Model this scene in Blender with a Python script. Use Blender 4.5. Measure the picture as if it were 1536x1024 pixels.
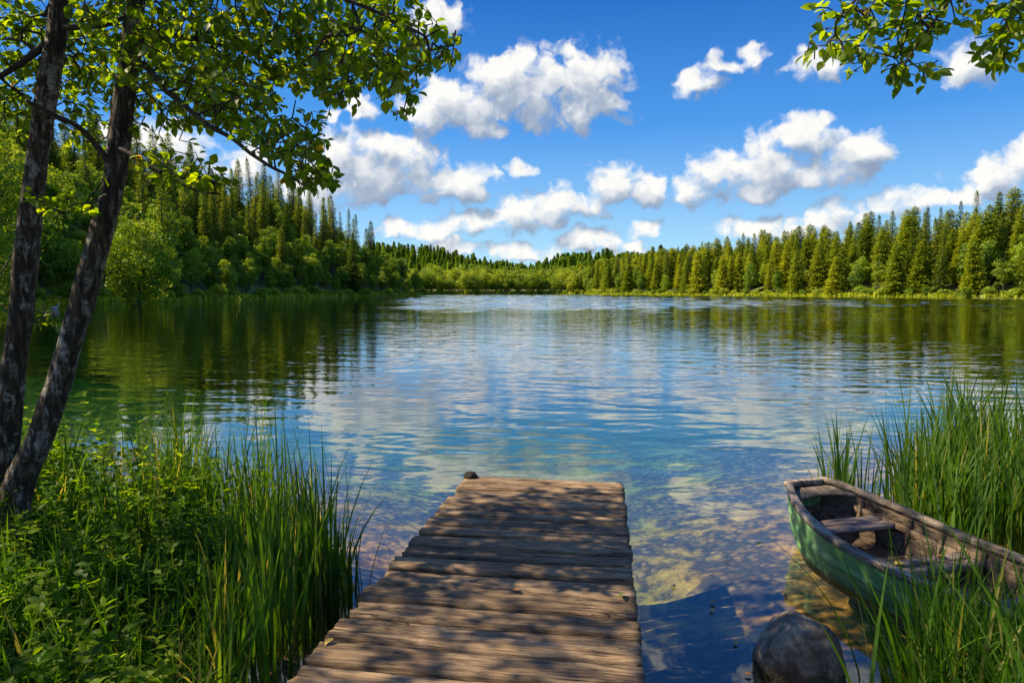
import bpy, math, random
import numpy as np
from mathutils import Vector, Matrix, Euler

# ------------------------------------------------------------------ scene, camera, world, sun
for o in list(bpy.data.objects):
    bpy.data.objects.remove(o)
SC = bpy.context.scene
COL = SC.collection
R = math.radians
CAM_Z = 1.9
PITCH = math.atan(76 / 1024)
cam = bpy.data.cameras.new('camera')
cam.lens = 24
cam.sensor_width = 36
cam.clip_start = 0.05
cam.clip_end = 8000
camo = bpy.data.objects.new('camera', cam)
camo.location = (0, 0, CAM_Z)
camo.rotation_euler = (math.pi / 2 - PITCH, 0, 0)
COL.objects.link(camo)
SC.camera = camo
SC.view_settings.view_transform = 'Standard'
SC.view_settings.look = 'None'
SC.view_settings.gamma = 1
SC.view_settings.use_curve_mapping = False
SC.view_settings.exposure = 0.76
SC.cycles.max_bounces = 7
SC.cycles.diffuse_bounces = 2
SC.cycles.glossy_bounces = 3
SC.cycles.transmission_bounces = 4
SC.cycles.transparent_max_bounces = 10
SC.cycles.volume_bounces = 0
SC.cycles.caustics_reflective = False
SC.cycles.caustics_refractive = False

SUN_EL = R(44)
SUN_AZ = math.atan2(-0.98, 0.17)            # clockwise from +Y: the sun stands to the left and a little ahead
SUNV = Vector((math.sin(SUN_AZ) * math.cos(SUN_EL), math.cos(SUN_AZ) * math.cos(SUN_EL), math.sin(SUN_EL)))
sun = bpy.data.lights.new('sun', 'SUN')
sun.energy = 5.0
sun.angle = R(0.55)
sun.color = (1.0, 0.83, 0.57)
suno = bpy.data.objects.new('sun', sun)
suno.rotation_euler = SUNV.to_track_quat('Z', 'Y').to_euler()
suno.location = SUNV * 50
COL.objects.link(suno)


def ray(px, py):
    xc, yc = (px - 768) / 1024, (512 - py) / 1024
    c, s = math.cos(PITCH), math.sin(PITCH)
    return Vector((xc, c + yc * s, -s + yc * c))


def P(px, py, Y):
    d = ray(px, py)
    return Vector((0, 0, CAM_Z)) + d * (Y / d.y)


def Gp(px, py, z=0.0):
    d = ray(px, py)
    return Vector((0, 0, CAM_Z)) + d * ((z - CAM_Z) / d.z)


# ------------------------------------------------------------------ node helper
class NT:
    def __init__(s, tree):
        s.t = tree

    def n(s, typ, ins=None, **props):
        nd = s.t.nodes.new(typ)
        for k, v in props.items():
            setattr(nd, k, v)
        for k, v in (ins or {}).items():
            s.set(nd.inputs[k], v)
        return nd

    def set(s, sock, v):
        if v is None:
            return
        if isinstance(v, bpy.types.NodeSocket):
            s.t.links.new(v, sock)
        else:
            if sock.type == 'RGBA' and not isinstance(v, (int, float)) and len(v) == 3:
                v = (*v, 1)
            sock.default_value = v

    def m(s, op, a, b=None, c=None, clamp=False):
        nd = s.t.nodes.new('ShaderNodeMath')
        nd.operation = op
        nd.use_clamp = clamp
        for i, v in enumerate((a, b, c)):
            s.set(nd.inputs[i], v)
        return nd.outputs[0]

    def v(s, op, a, b=None, c=None):
        nd = s.t.nodes.new('ShaderNodeVectorMath')
        nd.operation = op
        for i, v in enumerate((a, b, c)):
            s.set(nd.inputs[i], v)
        return nd.outputs[1] if op in ('DOT_PRODUCT', 'LENGTH') else nd.outputs[0]

    def xyz(s, x, y, z=0.0):
        return s.n('ShaderNodeCombineXYZ', {0: x, 1: y, 2: z}).outputs[0]

    def sep(s, v):
        return s.n('ShaderNodeSeparateXYZ', {0: v}).outputs

    def noise(s, vec, scale, detail=3.0, rough=0.5, dist=0.0, color=False):
        nd = s.n('ShaderNodeTexNoise', {'Vector': vec, 'Scale': scale, 'Detail': detail, 'Roughness': rough, 'Distortion': dist})
        return nd.outputs['Color' if color else 'Fac']

    def vor(s, vec, scale, feature='F1', out='Distance', rnd=1.0):
        nd = s.n('ShaderNodeTexVoronoi', {'Vector': vec, 'Scale': scale, 'Randomness': rnd}, feature=feature)
        return nd.outputs[out]

    def mr(s, v, a, b, c=0.0, d=1.0, smooth=False):
        nd = s.n('ShaderNodeMapRange', {0: v, 1: a, 2: b, 3: c, 4: d})
        if smooth:
            nd.interpolation_type = 'SMOOTHSTEP'
        return nd.outputs[0]

    def mix(s, f, a, b, blend='MIX'):
        nd = s.t.nodes.new('ShaderNodeMix')
        nd.data_type = 'RGBA'
        nd.blend_type = blend
        s.set(nd.inputs[0], f)
        s.set(nd.inputs[6], a)
        s.set(nd.inputs[7], b)
        return nd.outputs[2]

    def ramp(s, f, stops):
        nd = s.n('ShaderNodeValToRGB', {0: f})
        cr = nd.color_ramp
        while len(cr.elements) < len(stops):
            cr.elements.new(0.5)
        for e, (p, c) in zip(cr.elements, stops):
            e.position = p
            e.color = (*c, 1) if len(c) == 3 else c
        return nd.outputs[0]

    def mixsh(s, f, a, b):
        return s.n('ShaderNodeMixShader', {0: f, 1: a, 2: b}).outputs[0]

    def bump(s, h, strength=1.0, dist=0.1, normal=None):
        return s.n('ShaderNodeBump', {'Height': h, 'Strength': strength, 'Distance': dist, 'Normal': normal}).outputs[0]


def new_mat(name):
    m = bpy.data.materials.new(name)
    m.use_nodes = True
    m.node_tree.nodes.clear()
    g = NT(m.node_tree)
    out = g.n('ShaderNodeOutputMaterial')
    return m, g, out


# ------------------------------------------------------------------ sky with fair-weather clouds
def azel(px, py):
    d = ray(px, py).normalized()
    return math.atan2(d.x, d.y), math.asin(d.z)


CLOUDS = [  # px, py, rx, ry in the 1536-wide picture, turned into directions
    (790, 128, 100, 46), (862, 112, 66, 46), (884, 158, 52, 30), (695, 155, 70, 42), (643, 168, 36, 30), (745, 112, 40, 30), (722, 190, 38, 16),
    (545, 260, 92, 52), (600, 243, 72, 46), (668, 276, 66, 30), (512, 225, 36, 28), (565, 212, 40, 20), (702, 286, 30, 16), (470, 285, 60, 30),
    (350, 250, 54, 30), (250, 215, 64, 32), (180, 205, 30, 22),
    (640, 346, 42, 14), (712, 334, 52, 20), (790, 323, 62, 30), (860, 303, 62, 27), (925, 275, 46, 28), (970, 288, 26, 20),
    (1030, 290, 36, 22), (1090, 265, 62, 35), (1150, 236, 60, 40), (1205, 208, 46, 28), (1130, 282, 42, 22),
    (1252, 240, 52, 40), (1300, 218, 42, 25), (1216, 266, 22, 16),
    (1270, 316, 46, 25), (1340, 304, 56, 20), (1240, 336, 40, 14), (1388, 292, 26, 12),
    (1500, 265, 72, 28), (1550, 238, 50, 34), (1440, 290, 30, 14),
    (1045, 122, 36, 20), (1085, 96, 28, 14), (1130, 82, 24, 16), (1215, 105, 36, 24), (1450, 95, 46, 32),
    (780, 255, 20, 12), (535, 165, 22, 18), (494, 180, 12, 12), (650, 22, 46, 34),
    (966, 345, 24, 13), (955, 370, 22, 9), (882, 360, 52, 17), (1140, 345, 60, 20), (1192, 352, 30, 12), (785, 376, 64, 11), (600, 345, 40, 14),
    (700, 372, 110, 10), (932, 381, 42, 8),
    (800, 152, 80, 36), (1165, 258, 56, 30), (890, 130, 40, 40),
    (860, -120, 150, 60), (330, -160, 170, 80), (1290, -230, 150, 60), (-250, 120, 160, 70), (1850, 90, 170, 80),  # unseen clouds outside the frame; upper ones added for the lake to mirror
]


def build_world():
    w = bpy.data.worlds.new('World')
    SC.world = w
    w.use_nodes = True
    w.node_tree.nodes.clear()
    # the cloud density as a group, evaluated at the direction and again a little nearer to the sun
    grp = bpy.data.node_groups.new('cloud_density', 'ShaderNodeTree')
    grp.interface.new_socket('Dir', in_out='INPUT', socket_type='NodeSocketVector')
    grp.interface.new_socket('Density', in_out='OUTPUT', socket_type='NodeSocketFloat')
    grp.interface.new_socket('Body', in_out='OUTPUT', socket_type='NodeSocketFloat')
    g = NT(grp)
    gi = g.n('NodeGroupInput')
    go = g.n('NodeGroupOutput')
    p = gi.outputs[0]
    wn = g.noise(p, 13.0, 3.0, 0.55, color=True)
    wp = g.v('MULTIPLY_ADD', g.v('SUBTRACT', wn, (0.5, 0.5, 0.5)), (0.06, 0.045, 0), p)
    wn2 = g.noise(p, 38.0, 3.0, 0.55, color=True)
    wp = g.v('MULTIPLY_ADD', g.v('SUBTRACT', wn2, (0.5, 0.5, 0.5)), (0.035, 0.028, 0), wp)
    F = None
    for (px, py, rx, ry) in CLOUDS:
        a0, e0 = azel(px, py)
        ra = abs(azel(px + rx, py)[0] - azel(px - rx, py)[0]) / 2 * 1.34
        re = abs(azel(px, py - ry)[1] - azel(px, py + ry)[1]) / 2 * 1.34
        q = g.v('MULTIPLY_ADD', wp, (1 / ra, 1 / re, 0), (-a0 / ra, -e0 / re, 0))
        f = g.m('DOT_PRODUCT' if False else 'SUBTRACT', 1.0, g.v('DOT_PRODUCT', q, q))
        F = f if F is None else g.m('SMOOTH_MAX', F, f, 0.35)
    F = g.m('MAXIMUM', F, -1.5)
    F = g.m('MAXIMUM', F, g.mr(g.m('ABSOLUTE', g.sep(p)[0]), 1.15, 1.7, -1.5, 0.22))  # unseen cloud cover at the sides and behind, added as neutral fill light
    fb = g.noise(wp, 24.0, 7.0, 0.56)
    sep = g.v('MULTIPLY', wp, (1, 1.15, 1))
    vr = g.vor(g.v('MULTIPLY_ADD', g.v('SUBTRACT', g.noise(p, 60, 2, color=True), (0.5, 0.5, 0.5)), (0.016, 0.016, 0), sep), 42.0)
    vr2 = g.vor(sep, 95.0)
    d = g.m('MULTIPLY_ADD', g.m('SUBTRACT', fb, 0.485), 2.6, F)
    d = g.m('MULTIPLY_ADD', g.m('SUBTRACT', 0.42, vr), 0.75, d)
    d = g.m('MULTIPLY_ADD', g.m('SUBTRACT', 0.42, vr2), 0.16, d)
    g.set(go.inputs[0], d)
    g.set(go.inputs[1], F)

    g = NT(w.node_tree)
    out = g.n('ShaderNodeOutputWorld')
    tc = g.n('ShaderNodeTexCoord').outputs['Generated']
    x, y, z = g.sep(tc)
    az = g.m('ARCTAN2', x, y)
    el = g.m('ARCSINE', z)
    dirv = g.xyz(az, el)
    sky = g.n('ShaderNodeTexSky', sky_type='NISHITA', sun_disc=False, sun_elevation=SUN_EL, sun_rotation=SUN_AZ,
              altitude=300.0, air_density=1.0, dust_density=0.0, ozone_density=2.5).outputs[0]
    sky = g.n('ShaderNodeHueSaturation', {'Hue': 0.497, 'Saturation': 1.22, 'Value': 1.0, 'Color': sky}).outputs[0]
    skyc = g.v('SCALE', sky)
    skyc.node.inputs['Scale'].default_value = 0.10
    skyc = g.n('ShaderNodeGamma', {0: skyc, 1: 1.3}).outputs[0]
    skyc = g.mix(1.0, skyc, (1.02, 1.12, 1.32), 'MULTIPLY')
    deep = g.ramp(g.m('DIVIDE', g.m('MAXIMUM', el, 0.0), math.pi / 2), [(0.0, (.34, .52, .65)), (0.035, (.25, .46, .64)), (0.145, (.050, .225, .56)), (0.255, (.010, .100, .385)), (1.0, (.008, .06, .25))])
    skyc = g.mix(0.78, skyc, deep)

    def dens(vec):
        nd = g.n('ShaderNodeGroup')
        nd.node_tree = grp
        g.set(nd.inputs[0], vec)
        return nd.outputs
    d1, f1 = dens(dirv)
    d2, f2 = dens(g.v('ADD', dirv, (-0.012, 0.026, 0)))
    alpha = g.mr(d1, -0.02, 0.85, smooth=True)
    det = g.m('SUBTRACT', g.m('SUBTRACT', d1, f1), g.m('SUBTRACT', d2, f2))
    lit = g.m('MULTIPLY_ADD', det, 0.36, 0.45)
    lit = g.m('MULTIPLY_ADD', g.m('MAXIMUM', g.m('SUBTRACT', f2, f1), -0.65), -0.92, lit)
    lit = g.m('MULTIPLY_ADD', g.mr(d1, 0.4, 1.6), -0.16, lit, clamp=True)
    cc = g.ramp(lit, [(0.0, (0.19, 0.24, 0.33)), (0.3, (0.27, 0.32, 0.40)), (0.6, (0.49, 0.51, 0.54)), (0.95, (0.67, 0.66, 0.63))])
    allow = g.mr(el, 0.0, 0.03)
    alpha = g.m('MULTIPLY', alpha, allow)
    colr = g.mix(g.m('MULTIPLY', alpha, 0.97), skyc, cc)
    bg = g.n('ShaderNodeBackground', {'Color': colr, 'Strength': 0.90})
    g.t.links.new(bg.outputs[0], out.inputs[0])
    w.cycles.sampling_method = 'MANUAL'
    w.cycles.sample_map_resolution = 512


build_world()

# ------------------------------------------------------------------ mesh helpers
def make_mesh(name, verts, faces, var=None, smooth=False, mats=(), midx=None):
    """verts (N,3); faces: list of (M,k) int arrays; var: per-vertex float attribute."""
    me = bpy.data.meshes.new(name)
    verts = np.asarray(verts, np.float32)
    me.vertices.add(len(verts))
    me.vertices.foreach_set('co', verts.ravel())
    faces = [np.asarray(f, np.int32) for f in faces if len(f)]
    tot = np.concatenate([np.full(len(f), f.shape[1], np.int32) for f in faces])
    loops = np.concatenate([f.ravel() for f in faces])
    me.loops.add(len(loops))
    me.loops.foreach_set('vertex_index', loops)
    me.polygons.add(len(tot))
    me.polygons.foreach_set('loop_start', np.concatenate([[0], np.cumsum(tot)[:-1]]).astype(np.int32))
    me.polygons.foreach_set('loop_total', tot)
    if smooth:
        me.polygons.foreach_set('use_smooth', np.ones(len(tot), bool))
    for m in mats:
        me.materials.append(m)
    if midx is not None:
        me.polygons.foreach_set('material_index', np.asarray(midx, np.int32))
    if var is not None:
        at = me.attributes.new('var', 'FLOAT', 'POINT')
        at.data.foreach_set('value', np.asarray(var, np.float32))
    me.update(calc_edges=True)
    return me


class MB:
    """collects pieces of one mesh"""
    def __init__(s):
        s.v, s.f, s.a, s.n = [], [], [], 0

    def add(s, v, f, var=0.5):
        v = np.asarray(v, float)
        s.v.append(v)
        for q in f:
            if len(q):
                s.f.append(np.asarray(q, np.int32) + s.n)
        s.a.append(np.full(len(v), var) if np.isscalar(var) else np.asarray(var))
        s.n += len(v)

    def mesh(s, name, mats, smooth=False):
        quads = [f for f in s.f]
        return make_mesh(name, np.concatenate(s.v), quads, np.concatenate(s.a), smooth, mats)


def link(name, me, parent=None, loc=None, rot=None):
    o = bpy.data.objects.new(name, me)
    COL.objects.link(o)
    if parent:
        o.parent = parent
    if loc is not None:
        o.location = loc
    if rot is not None:
        o.rotation_euler = rot
    return o


def tag(o, label=None, cat=None, group=None, kind=None):
    for k, v in (('label', label), ('category', cat), ('group', group), ('kind', kind)):
        if v:
            o[k] = v
    return o


def thing(name, label, cat, loc=(0, 0, 0), group=None):
    return tag(link(name, None, None, loc), label, cat, group)


def vnoise(p, freq=1.0, seed=0):
    """value noise in -1..1 on (N,3)"""
    p = np.asarray(p, float) * freq + seed * 17.37
    i = np.floor(p).astype(np.int64)
    f = p - i
    f = f * f * (3 - 2 * f)

    def h(a, b, c):
        n = (a * 374761393 + b * 668265263 + c * 2147483647 + seed * 1274126177) & 0xffffffff
        n = ((n ^ (n >> 13)) * 1274126177) & 0xffffffff
        n = n ^ (n >> 16)
        return (n & 0xffff) / 32767.5 - 1
    r = 0
    for dx in (0, 1):
        for dy in (0, 1):
            for dz in (0, 1):
                w = (f[:, 0] if dx else 1 - f[:, 0]) * (f[:, 1] if dy else 1 - f[:, 1]) * (f[:, 2] if dz else 1 - f[:, 2])
                r = r + w * h(i[:, 0] + dx, i[:, 1] + dy, i[:, 2] + dz)
    return r


def fbm(p, freq=1.0, seed=0, oct=4):
    r, a = 0, 1.0
    for k in range(oct):
        r = r + a * vnoise(p, freq * 2 ** k, seed + k)
        a *= 0.5
    return r / 1.6


def unit(v):
    return v / np.maximum(np.linalg.norm(v, axis=-1, keepdims=True), 1e-9)


def tube(pts, rad, n=8, cap=True, rough=0.0, seed=0, freq=6.0, stretch=0.35):
    pts = np.asarray(pts, float)
    rad = np.asarray(rad, float)
    k = len(pts)
    t = np.gradient(pts, axis=0)
    t = unit(t)
    ref = np.array([0.31, 0.17, 0.93]) if abs(t[0][2]) < 0.8 else np.array([0.97, 0.2, 0.1])
    a = unit(np.cross(t, ref))
    b = np.cross(t, a)
    th = np.linspace(0, 2 * np.pi, n, endpoint=False)
    ring = np.cos(th)[None, :, None] * a[:, None] + np.sin(th)[None, :, None] * b[:, None]
    rr = np.repeat(rad[:, None], n, 1)
    if rough:
        q = (pts[:, None] * stretch + ring * 0.12).reshape(-1, 3)
        rr = rr * (1 + rough * fbm(q, freq * 2, seed, 4).reshape(k, n))
    v = (pts[:, None] + ring * rr[..., None]).reshape(-1, 3)
    i = np.arange(k - 1)[:, None] * n
    j = np.arange(n)[None]
    j2 = (j + 1) % n
    q = np.stack([i + j, i + j2, i + n + j2, i + n + j], -1).reshape(-1, 4)
    f = [q]
    if cap:
        v = np.concatenate([v, pts[[0, -1]]])
        c0, c1 = k * n, k * n + 1
        jj = np.arange(n)
        f.append(np.stack([np.full(n, c0), (jj + 1) % n, jj], -1))
        f.append(np.stack([np.full(n, c1), (k - 1) * n + jj, (k - 1) * n + (jj + 1) % n], -1))
    return v, f


def spline(pts, n):
    """Catmull-Rom through pts"""
    pts = np.asarray(pts, float)
    p = np.concatenate([[2 * pts[0] - pts[1]], pts, [2 * pts[-1] - pts[-2]]])
    m = len(pts) - 1
    u = np.linspace(0, m - 1e-6, n)
    i = u.astype(int)
    f = (u - i)[:, None]
    p0, p1, p2, p3 = p[i], p[i + 1], p[i + 2], p[i + 3]
    return 0.5 * (2 * p1 + (p2 - p0) * f + (2 * p0 - 5 * p1 + 4 * p2 - p3) * f ** 2 + (3 * p1 - p0 - 3 * p2 + p3) * f ** 3)


def scatter_tpl(tpl_v, tpl_f, pos, ax, nrm, length, width):
    """copies of a flat template (x across, y along, z up) at pos, along ax, facing nrm"""
    ax = unit(ax)
    side = unit(np.cross(ax, nrm))
    up = np.cross(side, ax)
    length = np.broadcast_to(length, (len(pos),))
    width = np.broadcast_to(width, (len(pos),))
    v = (pos[:, None] + side[:, None] * (tpl_v[None, :, 0:1] * width[:, None, None])
         + ax[:, None] * (tpl_v[None, :, 1:2] * length[:, None, None])
         + up[:, None] * (tpl_v[None, :, 2:3] * length[:, None, None]))
    k = len(tpl_v)
    off = (np.arange(len(pos)) * k)[:, None, None]
    fs = [(np.asarray(f)[None] + off).reshape(-1, np.asarray(f).shape[1]) for f in tpl_f]
    return v.reshape(-1, 3), fs, k


RHOMB_V = np.array([[0, 0, 0], [0.5, 0.45, 0.06], [0, 1, -0.05], [-0.5, 0.45, 0.06]])
RHOMB_F = [[[0, 1, 2, 3]]]
CLUMP_V = np.array([[0, 0, 0], [.5, .2, .1], [.12, .5, .0], [.42, .8, -.08], [0, 1, 0], [-.36, .72, .1], [-.1, .45, .02], [-.52, .3, -.06]])
CLUMP_F = [[[0, 1, 2, 6], [6, 2, 4, 5]], [[0, 6, 7], [2, 3, 4]]]
LEAF_V = np.array([[0, 0, 0], [.30, .16, .05], [.5, .40, .08], [.36, .70, .05], [0, 1.0, -.10], [-.36, .70, .05], [-.5, .40, .08], [-.30, .16, .05],
                   [0, .16, 0], [0, .40, .01], [0, .70, -.02]])
LEAF_F = [[[0, 1, 8], [0, 8, 7], [10, 3, 4], [10, 4, 5]], [[8, 1, 2, 9], [7, 8, 9, 6], [9, 2, 3, 10], [6, 9, 10, 5]]]


def blades(base, h, az, bend, w, segs=6):
    """grass blades: base (N,3), height, azimuth of lean, bend 0..1, width"""
    n = len(base)
    t = np.linspace(0, 1, segs + 1)[None, :]
    h, az, bend, w = [np.broadcast_to(np.asarray(q, float), (n,))[:, None] for q in (h, az, bend, w)]
    out = h * bend * t ** 2.2
    up = h * (t - 0.42 * bend ** 1.5 * t ** 2.6)
    c = base[:, None] + np.stack([np.cos(az) * out, np.sin(az) * out, up], -1)
    tw = az + np.pi / 2 + RNG.uniform(-1.2, 1.2, (n, 1)) + 0.8 * t
    ww = w * (1 - t ** 2.5) * (0.75 + 0.5 * np.minimum(t * 3, 1)) * 0.5
    d = np.stack([np.cos(tw) * ww, np.sin(tw) * ww, 0 * ww], -1)
    v = np.stack([c - d, c + d], 2).reshape(n, -1, 3)
    k = 2 * (segs + 1)
    s = np.arange(segs)
    q = np.stack([2 * s, 2 * s + 1, 2 * s + 3, 2 * s + 2], -1)
    f = (q[None] + (np.arange(n) * k)[:, None, None]).reshape(-1, 4)
    return v.reshape(-1, 3), [f], k


RNG = np.random.default_rng(11)
rnd = random.Random(5)

# ------------------------------------------------------------------ terrain
LAKE = [(0, .6), (0.9, .9), (1.55, 1.9), (2.1, 2.15), (3.1, 2.5), (3.6, 4), (4.3, 6), (6.5, 8.5), (14, 12), (40, 25), (90, 60), (118, 115), (121, 162), (91, 216),
        (60, 275), (38.6, 324), (46, 352), (42, 390), (20, 402), (-10, 398), (-50, 392), (-75, 340), (-60, 300), (-35, 278), (-42, 250), (-52, 215), (-56, 177), (-57, 135), (-58.5, 97), (-53, 70),
        (-42, 45), (-30, 25), (-14, 10.5), (-7, 7.9), (-4.4, 6.8), (-3, 5.5), (-2.05, 4.2), (-1.5, 3.0), (-1.05, 1.8), (-.6, .9)]
LK = np.array(LAKE, float)


def lake_sd(x, y):
    """signed distance, positive inside the lake"""
    x = np.asarray(x, float).ravel()
    y = np.asarray(y, float).ravel()
    best = np.full(x.shape, 1e18)
    ins = np.zeros(x.shape, bool)
    for (ax, ay), (bx, by) in zip(LK, np.roll(LK, -1, 0)):
        dx, dy = bx - ax, by - ay
        t = np.clip(((x - ax) * dx + (y - ay) * dy) / (dx * dx + dy * dy), 0, 1)
        best = np.minimum(best, (x - ax - t * dx) ** 2 + (y - ay - t * dy) ** 2)
        c = ((ay > y) != (by > y))
        with np.errstate(divide='ignore', invalid='ignore'):
            ins ^= c & (x < dx * (y - ay) / (dy if dy else 1e-12) + ax)
    d = np.sqrt(best)
    return np.where(ins, d, -d)


def sstep(a, b, x):
    t = np.clip((x - a) / (b - a), 0, 1)
    return t * t * (3 - 2 * t)


def height(x, y):
    x = np.asarray(x, float).ravel()
    y = np.asarray(y, float).ravel()
    p = np.stack([x, y, 0 * x], -1)
    s = lake_sd(x, y)
    dist = np.hypot(x, y)
    s = s + fbm(p, 0.9, 3, 3) * 0.22 * np.clip(dist / 3, 0.3, 1) + fbm(p, 0.06, 5, 3) * np.clip((dist - 12) / 30, 0, 1) * 2.2
    e = np.maximum(-s, 0)
    i = np.maximum(s, 0)
    zin = -4.4 * (1 - np.exp(-i / 19)) - 0.05 * np.minimum(i, 1)
    zin += np.minimum(i, 1) * 0.06 * fbm(p, 1.6, 8, 4)
    zout = 0.36 * (1 - np.exp(-e / 1.3)) + 0.05 * np.minimum(e, 12)
    left = sstep(-12, -40, x) * sstep(20, 60, y) * (1 - sstep(300, 360, y))
    hill = left * (0.66 * np.clip(e - 4, 0, 60))
    right = sstep(20, 60, x)
    hill += right * (0.36 * np.clip(e - 5, 0, 55)) * (1 - .45 * sstep(215, 320, y))
    hill += sstep(390, 440, y) * 0.02 * np.clip(e, 0, 300)
    hill += 29 * np.exp(-((x + 120) / 88) ** 2 - ((y - 720) / 130) ** 2)
    hill += 11 * np.exp(-((x - 110) / 170) ** 2 - ((y - 860) / 150) ** 2)
    hill += 8 * np.exp(-((x + 20) / 260) ** 2 - ((y - 1000) / 150) ** 2)
    hill *= 1 + 0.12 * fbm(p, 0.012, 9, 3)
    return np.where(s > 0, zin, zout + hill + 0.05 * fbm(p, 1.2, 4, 3) * np.minimum(e, 1))


def h1(x, y):
    return float(height([x], [y])[0])


def mat_terrain():
    m, g, out = new_mat('lake_shore_ground')
    pos = g.n('ShaderNodeNewGeometry').outputs['Position']
    x, y, z = g.sep(pos)
    n1 = g.noise(pos, 0.9, 6, 0.62)
    n2 = g.noise(pos, 5.0, 5, 0.6)
    vo = g.n('ShaderNodeTexVoronoi', {'Vector': g.v('ADD', pos, g.v('SCALE', g.noise(pos, 6, 2, color=True))), 'Scale': 13.0})
    vo.inputs['Vector'].links[0].from_node.inputs[1].links[0].from_node.inputs['Scale'].default_value = 0.12
    peb = g.ramp(g.sep(vo.outputs['Color'])[0], [(0, (.06, .034, .016)), (.45, (.16, .085, .030)), (.75, (.26, .14, .048)), (1, (.36, .24, .12))])
    peb = g.mix(g.mr(vo.outputs['Distance'], 0.25, 0.7), peb, (.05, .04, .025))
    weed = g.ramp(n2, [(.36, (.06, .06, .008)), (.5, (.26, .23, .025)), (.64, (.46, .34, .05))])
    orange = g.ramp(n2, [(.36, (.06, .030, .010)), (.5, (.42, .18, .03)), (.64, (.62, .32, .06))])
    weed = g.mix(g.mr(z, -.85, -.5, 0, .85), weed, orange)
    wm = g.mr(g.m('ADD', g.m('MULTIPLY', n1, 0.75), g.m('MULTIPLY', n2, .3)), .50, .60, smooth=True)
    bed = g.mix(wm, peb, weed)
    deepc = g.mix(g.mr(z, -2.4, -0.9), (.10, .20, .07), bed)
    soil = g.ramp(n2, [(.3, (.03, .022, .012)), (.55, (.07, .055, .025)), (.75, (.06, .085, .02))])
    far = g.mr(g.v('LENGTH', pos), 18, 45)
    meadow = g.ramp(g.noise(pos, 0.25, 4, .6), [(.3, (.06, .095, .015)), (.55, (.16, .19, .03)), (.75, (.26, .24, .06))])
    land = g.mix(far, soil, meadow)
    forest = g.mr(z, 2.0, 4.0)
    land = g.mix(g.m('MULTIPLY', far, forest), land, (.045, .06, .015))
    colr = g.mix(g.mr(z, -0.03, 0.05), deepc, land)
    h = g.m('ADD', g.m('MULTIPLY', n2, .5), g.m('MULTIPLY', vo.outputs['Distance'], -.6))
    b = g.n('ShaderNodeBsdfPrincipled', {'Base Color': colr, 'Roughness': 0.9, 'Normal': g.bump(h, 0.7, 0.05)})
    g.t.links.new(b.outputs[0], out.inputs[0])
    return m


def build_terrain():
    a = 2.2
    B = math.asinh(3200 / a)
    nx, ny = 420, 420
    u = np.linspace(-1, 1, nx)
    xs = a * np.sinh(B * u)
    ys = 3.2 + a * np.sinh(B * np.linspace(-1, 1, ny))
    X, Y = np.meshgrid(xs, ys)
    Z = height(X, Y)
    v = np.stack([X.ravel(), Y.ravel(), Z], -1)
    i = np.arange(ny - 1)[:, None] * nx
    j = np.arange(nx - 1)[None]
    q = np.stack([i + j, i + j + 1, i + nx + j + 1, i + nx + j], -1).reshape(-1, 4)
    me = make_mesh('terrain', v, [q], None, True, [mat_terrain()])
    tag(link('terrain', me), kind='structure')


def mat_water():
    m, g, out = new_mat('clear_lake_water')
    pos = g.n('ShaderNodeNewGeometry').outputs['Position']
    x, y, z = g.sep(pos)
    dist = g.v('LENGTH', pos)
    wob = g.noise(g.v('MULTIPLY', pos, (.05, .05, .05)), 1.0, 3, .5)
    ra = g.n('ShaderNodeVectorRotate', {'Vector': pos, 'Angle': 0.22}, rotation_type='Z_AXIS').outputs[0]
    rb = g.n('ShaderNodeVectorRotate', {'Vector': pos, 'Angle': -0.18}, rotation_type='Z_AXIS').outputs[0]
    n1 = g.noise(g.v('MULTIPLY', ra, (.55, 1.35, 1)), 1.0, 1.5, .45, 0.5)
    n2 = g.noise(g.v('MULTIPLY', rb, (1.5, 3.6, 1)), 1.0, 1.5, .45, 0.3)
    n3 = g.noise(g.v('MULTIPLY', pos, (4.0, 7.5, 1)), 1.0, 1.0, .5)
    calm = g.mr(wob, .38, .62, .55, 1.15)
    h = g.m('MULTIPLY', n1, 0.026)
    h = g.m('MULTIPLY_ADD', n2, 0.0075, h)
    h = g.m('MULTIPLY_ADD', n3, 0.0010, h)
    h = g.m('MULTIPLY', h, calm)
    near = g.mr(dist, 3.0, 9.0, .35, 1.0)
    h = g.m('MULTIPLY', h, near)
    nb = g.bump(h, 1.0, 1.0)
    # light that comes straight up through the sheet is not refracted, so both sides use the same index
    bf = g.n('ShaderNodeNewGeometry').outputs['Backfacing']
    ior = g.m('MULTIPLY_ADD', bf, 1 / 1.40 - 1.40, 1.40)
    fr = g.n('ShaderNodeFresnel', {'IOR': ior, 'Normal': nb}).outputs[0]
    fr = g.m('POWER', fr, 0.72)
    gl = g.n('ShaderNodeBsdfGlossy', {'Color': (1, 1, 1), 'Roughness': 0.015, 'Normal': nb}).outputs[0]
    tr = g.n('ShaderNodeBsdfTransparent', {'Color': (1, 1, 1)}).outputs[0]
    g.t.links.new(g.mixsh(fr, tr, gl), out.inputs['Surface'])
    va = g.n('ShaderNodeVolumeAbsorption', {'Color': (0.40, 0.74, 0.66), 'Density': 0.40})
    g.t.links.new(va.outputs[0], out.inputs['Volume'])
    return m


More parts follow.
